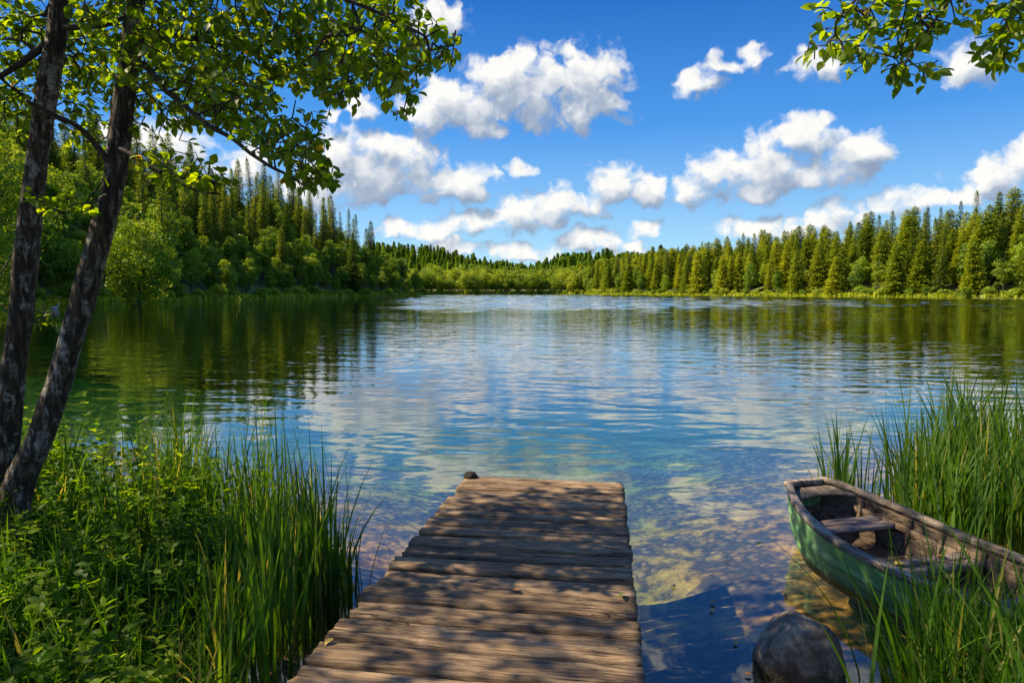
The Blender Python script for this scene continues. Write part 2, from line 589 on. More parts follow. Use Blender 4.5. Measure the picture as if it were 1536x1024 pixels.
def wave_height(x, y):
    """wind waves on the open middle of the lake, dying out towards the sheltered left shore and the near water"""
    p = np.stack([x, y, 0 * x], -1)
    n = fbm(p * np.array([.5, 1.0, 1]), .05, 41, 3)
    m = sstep(44, 92, y + 16 * n) * sstep(-.20, -.10, x / np.maximum(y, 20) + .05 * n) * (1 - sstep(290, 400, y))
    m = m * (.55 + .45 * np.clip(.6 + fbm(p * np.array([.25, 1.0, 1]), .05, 44, 3), 0, 1))
    r = np.random.default_rng(12)
    h = 0
    for k in range(16):
        lam = r.uniform(1.7, 4.2)
        a = math.pi / 2 + r.normal(0, .5)
        kx, ky = 2 * math.pi / lam * math.cos(a), 2 * math.pi / lam * math.sin(a)
        env = 1 + .8 * vnoise(p, .10, 60 + k)
        h = h + env * np.sin(kx * x + ky * y + r.uniform(0, 6.28)) * lam * .0045
    return h * m


def build_water():
    s = 1500.0
    ys = np.concatenate([[-s, -300, -60, -12], np.linspace(-4, 46, 40), np.arange(46.5, 330, .45), [333, 340, 350, 370, 400, 450, 700, s]])
    xs = np.concatenate([[-s, -500, -200, -100, -75], np.arange(-60, 150, .8), [155, 170, 200, 300, 600, s]])
    X, Y = np.meshgrid(xs, ys)
    Z = wave_height(X.ravel(), Y.ravel())
    v = np.stack([X.ravel(), Y.ravel(), Z], -1)
    nx, ny = len(xs), len(ys)
    i = np.arange(ny - 1)[:, None] * nx
    j = np.arange(nx - 1)[None]
    q = np.stack([i + j, i + j + 1, i + nx + j + 1, i + nx + j], -1).reshape(-1, 4)
    box = np.array([(-s, -s, 0), (s, -s, 0), (s, s, 0), (-s, s, 0), (-s, -s, -9), (s, -s, -9), (s, s, -9), (-s, s, -9)])
    n0 = len(v)
    f2 = np.array([[7, 6, 5, 4], [0, 4, 5, 1], [1, 5, 6, 2], [2, 6, 7, 3], [3, 7, 4, 0]]) + n0
    me = make_mesh('lake_water', np.concatenate([v, box]), [q, f2], None, False, [mat_water()])
    sm = np.zeros(len(q) + 5, bool)
    sm[:len(q)] = True
    me.polygons.foreach_set('use_smooth', sm)
    tag(link('lake_water', me), kind='structure')


build_terrain()
build_water()

# ------------------------------------------------------------------ plant materials
def mat_leaf(name, stops, trans, tfac=0.42, gloss=0.06, hue=0.03, val=0.25, rough=0.4):
    m, g, out = new_mat(name)
    var = g.n('ShaderNodeAttribute', attribute_name='var').outputs['Fac']
    rn = g.n('ShaderNodeObjectInfo').outputs['Random']
    c = g.ramp(var, stops)
    hs = g.n('ShaderNodeHueSaturation', {'Hue': g.m('MULTIPLY_ADD', rn, -hue, 0.5 + hue / 2), 'Saturation': 1.0, 'Value': g.m('MULTIPLY_ADD', rn, val * 2, 1 - val), 'Color': c}).outputs[0]
    df = g.n('ShaderNodeBsdfDiffuse', {'Color': hs}).outputs[0]
    tc = g.mix(1.0, hs, trans, 'MULTIPLY')
    tl = g.n('ShaderNodeBsdfTranslucent', {'Color': tc}).outputs[0]
    sh = g.mixsh(tfac, df, tl)
    gl = g.n('ShaderNodeBsdfGlossy', {'Color': (1, 1, 1), 'Roughness': rough}).outputs[0]
    sh = g.mixsh(gloss, sh, gl)
    g.t.links.new(sh, out.inputs[0])
    return m


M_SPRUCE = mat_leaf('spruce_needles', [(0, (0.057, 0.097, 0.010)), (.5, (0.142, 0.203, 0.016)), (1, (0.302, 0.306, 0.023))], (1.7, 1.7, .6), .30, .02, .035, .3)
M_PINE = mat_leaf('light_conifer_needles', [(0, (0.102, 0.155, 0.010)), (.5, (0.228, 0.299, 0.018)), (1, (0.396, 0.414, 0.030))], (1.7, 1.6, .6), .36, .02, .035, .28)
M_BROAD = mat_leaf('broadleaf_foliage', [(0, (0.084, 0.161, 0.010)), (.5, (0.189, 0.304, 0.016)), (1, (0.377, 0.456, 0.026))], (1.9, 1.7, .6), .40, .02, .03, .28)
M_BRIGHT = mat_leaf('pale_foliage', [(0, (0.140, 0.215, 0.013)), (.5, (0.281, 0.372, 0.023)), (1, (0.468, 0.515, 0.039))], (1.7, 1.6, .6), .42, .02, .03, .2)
M_BIRCH = mat_leaf('birch_leaf', [(0, (0.034, 0.077, 0.004)), (.5, (0.098, 0.171, 0.007)), (.9, (0.196, 0.253, 0.010)), (1, (0.322, 0.209, 0.014))], (4.6, 3.9, .6), .52, .03, .0, .0, .45)
M_HERB = mat_leaf('herb_leaf', [(0, (0.025, 0.070, 0.005)), (.5, (0.069, 0.150, 0.007)), (1, (0.172, 0.252, 0.012))], (3.6, 3.1, .5), .48, .010, .0, .0, .5)
M_REED = mat_leaf('reed_blade', [(0, (0.030, 0.086, 0.006)), (.5, (0.064, 0.149, 0.010)), (.88, (0.111, 0.207, 0.015)), (1, (0.289, 0.276, 0.080))], (2.6, 2.2, .5), .42, .02, .0, .0, .6)
M_GRASS = mat_leaf('grass_blade', [(0, (0.027, 0.075, 0.006)), (.6, (0.057, 0.138, 0.009)), (.88, (0.123, 0.207, 0.014)), (1, (0.266, 0.241, 0.070))], (2.6, 2.3, .5), .42, .012, .0, .0, .6)


def mat_bark_far():
    m, g, out = new_mat('forest_bark')
    oc = g.n('ShaderNodeTexCoord').outputs['Object']
    n = g.noise(g.v('MULTIPLY', oc, (3, 3, .6)), 2.0, 4, .6)
    c = g.ramp(n, [(.3, (.04, .03, .022)), (.6, (.12, .09, .065)), (.8, (.2, .16, .12))])
    b = g.n('ShaderNodeBsdfPrincipled', {'Base Color': c, 'Roughness': .9, 'Normal': g.bump(n, .8, .1)})
    g.t.links.new(b.outputs[0], out.inputs[0])
    return m


M_BARKF = mat_bark_far()


# ------------------------------------------------------------------ forest tree kinds (crown mesh + trunk mesh, base at the origin)
def mesh_spruce(seed, H=20.0, Rm=2.7, base=0.07, full=0.8, droop=0.35, leaf=0.62, dens=1.0, mat=None):
    r = np.random.default_rng(seed)
    pos, ax, nr, ln, vr = [], [], [], [], []
    z = H * base
    k = 0
    while z < H * 0.985:
        u = z / H
        prof = (1 - u) ** full * (0.55 + 0.45 * min(1, (u - base) / 0.12 + .2))
        rad = Rm * prof * r.uniform(.82, 1.12) + 0.12
        nb = max(4, int((6 + 7 * prof) * dens))
        a0 = r.uniform(0, 6.28)
        for b in range(nb):
            a = a0 + b * 6.283 / nb + r.normal(0, .22)
            L = rad * r.uniform(.65, 1.15)
            dz = -droop * L * r.uniform(.5, 1.3) + (0.35 * L if u > .8 else 0)
            ns = max(2, int(L / 0.30))
            for s in range(ns):
                t = (s + r.uniform(.2, 1)) / ns
                sag = dz * t ** 1.3 + .18 * L * max(0, t - .75)
                c = np.array([math.cos(a), math.sin(a), 0.0])
                pt = c * (L * t) + np.array([0, 0, z + sag])
                sidev = np.array([-math.sin(a), math.cos(a), 0])
                w = (1 - .6 * t) * L * .28
                for q in range(2):
                    off = r.normal(0, .5)
                    pos.append(pt + sidev * off * w + r.normal(0, .06, 3))
                    ax.append(c * r.uniform(.5, 1) + sidev * off * 0.9 + np.array([0, 0, -.25 + r.normal(0, .25)]))
                    nr.append(np.array([0, 0, 1]) + r.normal(0, .45, 3))
                    ln.append(leaf * r.uniform(.7, 1.25) * (0.65 + .35 * prof))
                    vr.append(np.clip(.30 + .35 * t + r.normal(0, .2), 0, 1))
        z += H * 0.026 * r.uniform(.7, 1.25) * (1.15 - .45 * u)
        k += 1
    for q in range(14):
        pos.append(np.array([0, 0, H * (0.94 + .06 * q / 14)]))
        ax.append(np.array([r.normal(0, .4), r.normal(0, .4), 1.0]))
        nr.append(r.normal(0, 1, 3))
        ln.append(.45)
        vr.append(.5)
    ln = np.array(ln)
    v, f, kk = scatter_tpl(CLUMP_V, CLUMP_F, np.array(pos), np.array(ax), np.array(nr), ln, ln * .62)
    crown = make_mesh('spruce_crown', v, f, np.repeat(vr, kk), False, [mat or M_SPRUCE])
    tv, tf = tube([(0, 0, -1.5), (0, 0, 0), (.05, 0, H * .4), (0, .04, H * .8), (0, 0, H * .98)], [.28, .25, .17, .07, .015], 8)
    trunk = make_mesh('spruce_trunk', tv, tf, None, True, [M_BARKF])
    return crown, trunk


def mesh_broad(seed, H=14.0, W=4.0, cb=0.14, nl=26, leaf=0.42, per=190, mat=None, top=1.0, stem=0.2):
    """lobed crown from cb*H up, half-width W"""
    r = np.random.default_rng(seed)
    cz = H * (cb + 1) / 2
    hz = H * (1 - cb) / 2
    cents, rads = [], []
    for i in range(nl):
        for _ in range(40):
            d = r.normal(0, 1, 3)
            d /= np.linalg.norm(d)
            q = d * r.uniform(.25, .80)
            shp = 1.0 if q[2] < 0 else (1 - .35 * top * q[2])
            c = np.array([q[0] * W * shp, q[1] * W * shp, cz + q[2] * hz])
            if all(np.linalg.norm(c - o) > .36 * W for o in cents):
                break
        cents.append(c)
        rads.append(W * r.uniform(.27, .45) * (1 - .25 * max(0, q[2])))
    pos, nrm, var = [], [], []
    for c, ra in zip(cents, rads):
        n = int(per * (ra / (.36 * W)) ** 2)
        d = unit(r.normal(0, 1, (n, 3)))
        d[:, 2] = np.abs(d[:, 2]) * np.where(r.random(n) < .72, 1, -1)
        lump = 1 + .28 * vnoise(d * 1.0, 2.3, seed + len(pos))
        rr = ra * lump * r.uniform(.55, 1.06, n) ** .6
        pos.append(c + d * rr[:, None] * np.array([1, 1, .85]))
        nrm.append(d + r.normal(0, .55, (n, 3)))
        lobe = r.normal(.45, .16)
        var.append(np.clip(lobe + r.normal(0, .17, n), 0, 1))
    pos = np.concatenate(pos)
    nrm = np.concatenate(nrm)
    var = np.concatenate(var)
    n = len(pos)
    ax = np.cross(nrm, r.normal(0, 1, (n, 3))) + np.array([0, 0, -.15])
    ln = leaf * r.uniform(.6, 1.3, n)
    v, f, kk = scatter_tpl(CLUMP_V, CLUMP_F, pos, ax, nrm, ln, ln * .85)
    crown = make_mesh('broadleaf_crown', v, f, np.repeat(var, kk), False, [mat or M_BROAD])
    mb = MB()
    rt = stem * (H / 14)
    mb.add(*tube(spline([(0, 0, -1.5), (0, 0, 0), (.12, .05, H * .3), (.0, .15, H * .6), (.1, 0, H * .9)], 12), np.linspace(rt * 1.2, .03, 12), 8))
    for c in sorted(cents, key=lambda c: c[2])[:: 2]:
        z0 = max(H * cb * .9, c[2] - .35 * H * r.uniform(.5, .9))
        s = np.array([.06, .06, z0])
        mid = (s + c) / 2 + np.array([0, 0, -.05 * H])
        mb.add(*tube(spline([s, mid, c], 6), np.linspace(rt * .42, .03, 6), 5))
    trunk = mb.mesh('broadleaf_trunk', [M_BARKF], True)
    return crown, trunk


SPRUCES = [mesh_spruce(s, 20, rm, .06, fu, dr, .62) for s, rm, fu, dr in ((1, 3.0, .85, .35), (2, 2.5, .78, .45), (3, 3.3, .95, .30), (4, 2.7, .68, .38))] + [mesh_spruce(5, 20, 2.0, .20, .6, .5, .6, .62), mesh_spruce(6, 20, 2.4, .14, 1.0, .15, .62, .75)]
PINES = [mesh_spruce(s, 20, rm, .04, fu, .2, .72, 1.0, M_PINE) for s, rm, fu in ((7, 3.7, .58), (8, 3.2, .70), (9, 4.1, .52), (10, 3.4, .62))]   # full, lumpy light green conifers
BROADS = [mesh_broad(s, 14, w, cb, nl) for s, w, cb, nl in ((21, 4.2, .10, 28), (22, 3.4, .08, 26), (23, 4.6, .12, 30), (24, 3.0, .06, 26))]
ROUNDS = [mesh_broad(s, 12, w, .05, 26, .50, 160, M_BRIGHT, .6) for s, w in ((31, 4.6), (32, 4.0), (33, 5.2))]
PALE = [mesh_broad(41, 12, 2.7, .10, 24, .34, 170, M_BRIGHT, 1.0, .12)]
BUSHES = [mesh_broad(s, 3.0, 1.9, .0, 12, .34, 110, mt, .4, .12) for s, mt in ((51, M_BROAD), (52, M_BRIGHT))]
LEAFY = [mesh_broad(61, 15, 4.6, .05, 40, .24, 420, M_BRIGHT, .8), mesh_broad(62, 13, 4.2, .03, 40, .24, 420, M_BROAD, .8)]


def plant_tree(kind, meshes, x, y, sc, rz, label, cat, group, sxy=1.0, sink=0.1):
    t = thing(kind, label, cat, (x, y, h1(x, y) - sink), group)
    t.rotation_euler = (rnd.gauss(0, .025), rnd.gauss(0, .025), rz)
    t.scale = (sc * sxy, sc * sxy, sc)
    link('crown', meshes[0], t)
    link('trunk', meshes[1], t)
    return t


def poisson(region, n, dmin, seed, tries=60000):
    r = np.random.default_rng(seed)
    (x0, x1, y0, y1), fn = region
    xs, ys = r.uniform(x0, x1, tries), r.uniform(y0, y1, tries)
    sd = -lake_sd(xs, ys)
    ok = fn(xs, ys, sd)
    out = []
    for x, y, e in zip(xs[ok], ys[ok], sd[ok]):
        dm = dmin(e) if callable(dmin) else dmin
        if all((x - a) ** 2 + (y - b) ** 2 > dm * dm for a, b, _ in out):
            out.append((x, y, e))
    out.sort(key=lambda q: q[2])
    return out[:n]


def forest():
    inview = lambda x, y: np.abs(x) < 0.77 * y + 7
    # wooded hillside on the left
    pts = poisson(((-150, -20, 34, 300), lambda x, y, e: (e > 3.2) & (e < 46) & inview(x, y) & (y - 278 < (x + 35) * -.25) & (x < -24)), 260, lambda e: 4.6 if e < 16 else 5.2, 1)
    for x, y, e in pts:
        rz = rnd.uniform(0, 6.28)
        if rnd.random() < (.9 if e < 15 else (.6 if e < 26 else .25)):
            ms = rnd.choice(BROADS + BROADS + ROUNDS[:1] + PALE)
            hgt = rnd.uniform(8.5, 13.5) * (1 if e > 7 else .8) + (1.5 if y < 130 else 0)
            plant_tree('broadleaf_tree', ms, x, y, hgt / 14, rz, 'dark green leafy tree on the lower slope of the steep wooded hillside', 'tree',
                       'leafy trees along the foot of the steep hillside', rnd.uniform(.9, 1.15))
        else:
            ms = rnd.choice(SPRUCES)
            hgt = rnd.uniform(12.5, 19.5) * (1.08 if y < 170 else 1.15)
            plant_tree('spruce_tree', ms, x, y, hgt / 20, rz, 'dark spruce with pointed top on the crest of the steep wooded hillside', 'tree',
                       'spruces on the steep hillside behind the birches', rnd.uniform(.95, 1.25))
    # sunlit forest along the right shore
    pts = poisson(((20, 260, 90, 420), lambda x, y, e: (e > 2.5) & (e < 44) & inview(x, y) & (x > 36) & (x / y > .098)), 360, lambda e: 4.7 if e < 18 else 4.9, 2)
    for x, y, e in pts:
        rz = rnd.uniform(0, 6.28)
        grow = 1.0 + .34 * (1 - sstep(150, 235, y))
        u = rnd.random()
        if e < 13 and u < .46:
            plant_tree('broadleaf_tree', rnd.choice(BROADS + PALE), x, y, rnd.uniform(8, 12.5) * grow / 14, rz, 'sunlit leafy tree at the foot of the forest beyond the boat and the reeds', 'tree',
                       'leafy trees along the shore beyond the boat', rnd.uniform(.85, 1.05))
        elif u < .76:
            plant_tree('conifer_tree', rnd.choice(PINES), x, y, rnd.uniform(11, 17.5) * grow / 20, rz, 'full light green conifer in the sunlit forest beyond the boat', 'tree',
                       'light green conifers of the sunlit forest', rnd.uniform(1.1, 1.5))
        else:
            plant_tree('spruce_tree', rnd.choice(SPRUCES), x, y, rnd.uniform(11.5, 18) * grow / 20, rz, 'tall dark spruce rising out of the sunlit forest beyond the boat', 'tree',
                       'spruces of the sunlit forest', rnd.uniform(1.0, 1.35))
    # far shore
    pts = poisson(((-120, 80, 385, 470), lambda x, y, e: (e > 2) & (e < 46) & (y > 380)), 110, lambda e: 6.0 if e < 16 else 7.5, 3)
    for x, y, e in pts:
        plant_tree('broadleaf_tree', rnd.choice(ROUNDS), x, y, rnd.uniform(8.5, 14) / 12 * (1 + e / 120), rnd.uniform(0, 6), 'rounded bright green tree on the far shore under the low hills', 'tree',
                   'rounded trees along the far shore', rnd.uniform(.85, 1.2))
    # shoreline bushes
    for reg, n, sd, lab, grp in (
        (((-80, -22, 34, 290), lambda x, y, e: (e > .3) & (e < 3.2) & inview(x, y)), 46, 4, 'low green bush on the grassy bank below the dark hillside', 'bushes on the bank below the dark hillside'),
        (((30, 130, 100, 400), lambda x, y, e: (e > .6) & (e < 3.5) & inview(x, y) & (x > 34)), 64, 5, 'small sunlit bush at the water edge below the sunlit forest', 'bushes at the edge of the sunlit forest'),
        (((-70, 60, 385, 412), lambda x, y, e: (e > .5) & (e < 5) & (y > 380)), 22, 6, 'pale bush on the far bank under the rounded trees', 'bushes on the far bank')):
        for x, y, e in poisson(reg, n, 3.0, sd, 20000):
            plant_tree('bush', rnd.choice(BUSHES), x, y, rnd.uniform(.55, 1.1), rnd.uniform(0, 6), lab, 'bush', grp, rnd.uniform(.9, 1.4))
    # single trees one can point to
    q = Gp(396, 447)
    plant_tree('broadleaf_tree', PALE[0], q.x - 5.2, q.y - 3, 11.5 / 12, 1.0, 'slender pale yellow-green tree standing out in front of the dark hillside', 'tree', None, 1.15)
    q = P(20, 430, 34)
    plant_tree('broadleaf_tree', LEAFY[0], q.x - 4.5, 36, .95, 2.0, 'big bright leafy tree behind the two birch trunks, cut by the picture edge', 'tree', None, 1.0)
    q = P(260, 445, 78)
    plant_tree('broadleaf_tree', LEAFY[1], -47, 86, 1.12, .5, 'broad bushy tree with a sunlit crown at the shore just past the slanting birch trunk', 'tree', None, 1.05)
    # the wooded hills in the distance: one mass
    r = np.random.default_rng(77)
    sp = mesh_broad(91, 15, 4.2, .0, 10, 1.5, 24, M_BROAD, .9)[0]
    cn = mesh_spruce(92, 18, 2.9, .06, .85, .3, 1.7, .42)[0]
    tpl = []
    for me in (sp, cn):
        vv = np.empty(len(me.vertices) * 3, np.float32)
        me.vertices.foreach_get('co', vv)
        at = np.empty(len(me.vertices), np.float32)
        me.attributes['var'].data.foreach_get('value', at)
        tris = [np.array([p.vertices[:] for p in me.polygons if len(p.vertices) == k]) for k in (3, 4)]
        tpl.append((vv.reshape(-1, 3), tris, at))
    mb = MB()
    n = 4600
    xs, ys = r.uniform(-420, 520, n), r.uniform(430, 900, n)
    keep = (np.abs(xs) < .62 * ys) & ~((ys < 470) & (xs > -120) & (xs < 70)) & (-lake_sd(xs, ys) > 40)
    xs, ys = xs[keep], ys[keep]
    zs = height(xs, ys)
    for x, y, z in zip(xs, ys, zs):
        vv, tr, at = tpl[1 if r.random() < .72 else 0]
        a = r.uniform(0, 6.28)
        s = r.uniform(.7, 1.05)
        c, sn = math.cos(a) * s, math.sin(a) * s
        w = np.stack([vv[:, 0] * c - vv[:, 1] * sn + x, vv[:, 0] * sn + vv[:, 1] * c + y, vv[:, 2] * s + z - .3], -1)
        mb.add(w, tr, np.clip(at * .8 + r.normal(-.08, .16), 0, 1))
    tag(link('distant_woods', mb.mesh('distant_woods', [M_BROAD])), 'dark wooded hills beyond the far shore', 'woods', None, 'stuff')
    # rough grass along the banks
    xs, ys = r.uniform(-110, 150, 400000), r.uniform(30, 420, 400000)
    sd = -lake_sd(xs, ys)
    k = (sd > -.8) & (sd < 3.2) & (np.abs(xs) < .77 * ys + 5)
    xs, ys = xs[k][:26000], ys[k][:26000]
    zs = height(xs, ys)
    n = len(xs)
    pos = np.stack([xs, ys, np.maximum(zs, -.1) - .05], -1)
    nz = r.normal(0, 1, (n, 3)) * np.array([1, 1, .2])
    ax = r.normal(0, .3, (n, 3)) + np.array([0, 0, 1])
    v, f, kk = scatter_tpl(CLUMP_V, CLUMP_F, pos, ax, nz, r.uniform(.5, 1.3, n), r.uniform(.5, 1.1, n))
    me = make_mesh('bank_grass', v, f, np.repeat(r.uniform(.2, 1, n), kk), False, [M_BRIGHT])
    tag(link('bank_grass', me), 'rough pale grass along the lake banks', 'grass', None, 'stuff')


forest()


# ------------------------------------------------------------------ the two birches and the overhanging branch
def mat_birch_bark():
    m, g, out = new_mat('birch_bark')
    oc = g.n('ShaderNodeTexCoord').outputs['Object']
    st = g.v('MULTIPLY', oc, (1, 1, .38))
    n1 = g.noise(st, 15.0, 6, .68, .5)
    n2 = g.noise(g.v('MULTIPLY', oc, (1, 1, .22)), 34.0, 5, .65)
    ln = g.noise(g.v('MULTIPLY', oc, (1, 1, 3.2)), 11.0, 4, .6)
    patch = g.mr(g.m('ADD', g.m('MULTIPLY', n1, .8), g.m('MULTIPLY', n2, .25)), .525, .60, smooth=True)
    n2 = g.mr(n2, .30, .70)
    pale = g.ramp(ln, [(.38, (.12, .10, .08)), (.5, (.34, .30, .25)), (.62, (.52, .47, .40))])
    dark = g.ramp(n2, [(.15, (.014, .009, .005)), (.5, (.062, .040, .022)), (.9, (.20, .135, .078))])
    c = g.mix(patch, dark, pale)
    moss = g.mr(g.noise(oc, 5.0, 3, .6), .56, .72)
    c = g.mix(g.m('MULTIPLY', moss, .45), c, (.07, .075, .02))
    h = g.m('ADD', g.m('MULTIPLY', n2, .8), g.m('MULTIPLY', n1, .6))
    b = g.n('ShaderNodeBsdfPrincipled', {'Base Color': c, 'Roughness': .88, 'Normal': g.bump(h, 1.0, .05)})
    g.t.links.new(b.outputs[0], out.inputs[0])
    return m


def mat_twig():
    m, g, out = new_mat('twig_bark')
    oc = g.n('ShaderNodeTexCoord').outputs['Object']
    n = g.noise(oc, 30, 4, .6)
    c = g.ramp(n, [(.3, (.022, .016, .011)), (.7, (.075, .055, .038))])
    b = g.n('ShaderNodeBsdfPrincipled', {'Base Color': c, 'Roughness': .85, 'Normal': g.bump(n, .7, .01)})
    g.t.links.new(b.outputs[0], out.inputs[0])
    return m


M_BARK = mat_birch_bark()
M_TWIG = mat_twig()


def ellip(px, py, Y, rx, ry, rY, n, tilt=0.0):
    """n random targets inside an ellipsoid around the point seen at px, py and Y metres ahead"""
    n = int(n * 2.45)
    c = np.array(P(px, py, Y))
    sc = Y / 1024
    q = unit(RNG.normal(0, 1, (n, 3))) * RNG.random((n, 1)) ** (1 / 2.6)
    q = q * np.array([rx * sc, rY, ry * sc])
    ct, sn = math.cos(tilt), math.sin(tilt)
    q = np.stack([q[:, 0] * ct + q[:, 2] * sn, q[:, 1], -q[:, 0] * sn + q[:, 2] * ct], -1)
    return c + q


def blob(c, r, n):
    q = unit(RNG.normal(0, 1, (n, 3))) * RNG.random((n, 1)) ** (1 / 2.6)
    return np.array(c) + q * np.array(r)


def grow(stem, targets, step=0.13, seed=0):
    """join every target to the nearest piece of the skeleton with an arching twig; returns nodes and parents"""
    r = np.random.default_rng(seed)
    nodes = [np.array(p) for p in stem]
    par = [-1] + list(range(len(stem) - 1))
    arr = np.zeros((60000, 3))
    n = len(nodes)
    arr[:n] = nodes
    par = list(par)
    d0 = np.array([np.min(np.linalg.norm(arr[:n] - t, axis=1)) for t in targets])
    for t in targets[np.argsort(d0)]:
        d = np.linalg.norm(arr[:n] - t, axis=1)
        i = int(np.argmin(d))
        L = d[i]
        if L < .05:
            continue
        k = max(1, int(L / step))
        a = arr[i].copy()
        off = r.normal(0, .07 * L, 3) + np.array([0, 0, .14 * L])
        prev = i
        for q in range(1, k + 1):
            u = q / k
            arr[n] = a + (t - a) * u + off * (4 * u * (1 - u)) * .5 + r.normal(0, .006, 3)
            par.append(prev)
            prev = n
            n += 1
    return arr[:n].copy(), np.array(par)


def twig_mesh(nodes, par, n0, rmin=.0022, k=.00125, sides=4):
    n = len(nodes)
    cnt = np.zeros(n)
    ch = np.zeros(n, int)
    for i in range(n - 1, -1, -1):
        if ch[i] == 0:
            cnt[i] = 1
        if par[i] >= 0:
            cnt[par[i]] += cnt[i]
            ch[par[i]] += 1
    rad = np.minimum(rmin + k * np.sqrt(cnt), .022)
    idx = np.arange(n0, n)
    A, B = nodes[par[idx]], nodes[idx]
    ra, rb = np.minimum(rad[par[idx]], rad[idx] * 1.6), rad[idx]
    t = unit(B - A)
    a = unit(np.cross(t, np.array([.3, .5, .8])))
    b = np.cross(t, a)
    th = np.linspace(0, 2 * np.pi, sides, endpoint=False)
    ring = np.cos(th)[None, :, None] * a[:, None] + np.sin(th)[None, :, None] * b[:, None]
    v = np.concatenate([A[:, None] + ring * ra[:, None, None], B[:, None] + ring * rb[:, None, None]], 1)
    j = np.arange(sides)
    q = np.stack([j, (j + 1) % sides, sides + (j + 1) % sides, sides + j], -1)
    f = (q[None] + (np.arange(len(idx)) * 2 * sides)[:, None, None]).reshape(-1, 4)
    return v.reshape(-1, 3), f, cnt


def leaf_set(nodes, par, cnt, n0, per=2.0, size=.075, maxcnt=5, seed=0):
    r = np.random.default_rng(seed)
    idx = np.arange(n0, len(nodes))
    idx = idx[cnt[idx] <= maxcnt]
    reps = r.poisson(per, len(idx))
    reps[cnt[idx] == 1] += (r.random(int((cnt[idx] == 1).sum())) < .5)
    i = np.repeat(idx, reps)
    tw = unit(nodes[i] - nodes[par[i]])
    n = len(i)
    pos = nodes[i] - (nodes[i] - nodes[par[i]]) * r.random((n, 1))
    sidev = unit(np.cross(tw, r.normal(0, 1, (n, 3))))
    ax = unit(tw * r.uniform(.2, .9, (n, 1)) + sidev * r.uniform(.5, 1.0, (n, 1)) + np.array([0, 0, -.45]))
    pos = pos + ax * .018
    nr = np.array([0, 0, 1.0]) + r.normal(0, .50, (n, 3))
    L = size * r.uniform(.6, 1.2, n)
    v, f, k = scatter_tpl(LEAF_V, LEAF_F, pos, ax, nr, L, L * r.uniform(.62, .82, n))
    var = np.clip(r.normal(.45, .2, n), 0, .9)
    var[r.random(n) < .012] = 1.0
    return v, f, np.repeat(var, k), n


def foreground_tree(label, group, trunk_pts, radii, limbs, targets, seed, per, size, inner=None):
    base = np.array(trunk_pts[0])
    t = thing('birch_tree', label, 'tree', base, group)
    loc = lambda q: np.asarray(q) - base
    mid = spline(trunk_pts, 150)
    rr = np.interp(np.linspace(0, 1, 150), np.linspace(0, 1, len(radii)), radii) * .73
    v, f = tube(mid - base, rr, 36, True, .20, seed, 4.5, .45)
    link('trunk', make_mesh('trunk', v, f, None, True, [M_BARK]), t)
    stem = [mid[k] for k in range(90, 150, 3)]
    n_st = len(stem)
    nodes = list(stem)
    par = [-1] + list(range(n_st - 1))
    for lp, r0, r1 in limbs:
        pts = spline(lp, 26)
        pts = pts + fbm(pts, 5.0, seed, 2)[:, None] * .018
        v, f = tube(pts - base, np.linspace(r0, r1, 26), 9, True, .22, seed + 3, 8.0, .5)
        link('branch', make_mesh('branch', v, f, None, True, [M_TWIG]), t)
        k0 = int(np.argmin(np.linalg.norm(mid - pts[0], axis=1)))
        par.append(min(range(n_st), key=lambda i: np.linalg.norm(stem[i] - pts[0])))
        nodes.append(pts[0])
        for q in pts[1:]:
            par.append(len(nodes) - 1)
            nodes.append(q)
    n0 = len(nodes)
    # grow twigs from limbs and the upper trunk
    r = np.random.default_rng(seed)
    arr, pr = grow(nodes, targets, seed=seed)
    pr = np.concatenate([np.array(par), pr[n0:]])
    v, f, cnt = twig_mesh(arr, pr, n0)
    mb_f = [f]
    lv, lf, lvar, nl = leaf_set(arr, pr, cnt, n0, per, size, 5, seed)
    off = len(v)
    verts = np.concatenate([v, lv]) - base
    faces = mb_f + [q + off for q in lf]
    midx = np.concatenate([np.zeros(len(f), int), np.ones(sum(len(q) for q in lf), int)])
    me = make_mesh('crown', verts, faces, np.concatenate([np.full(len(v), .4), lvar]), False, [M_TWIG, M_BIRCH], midx)
    link('crown', me, t)
    print('leaves', nl)
    return t


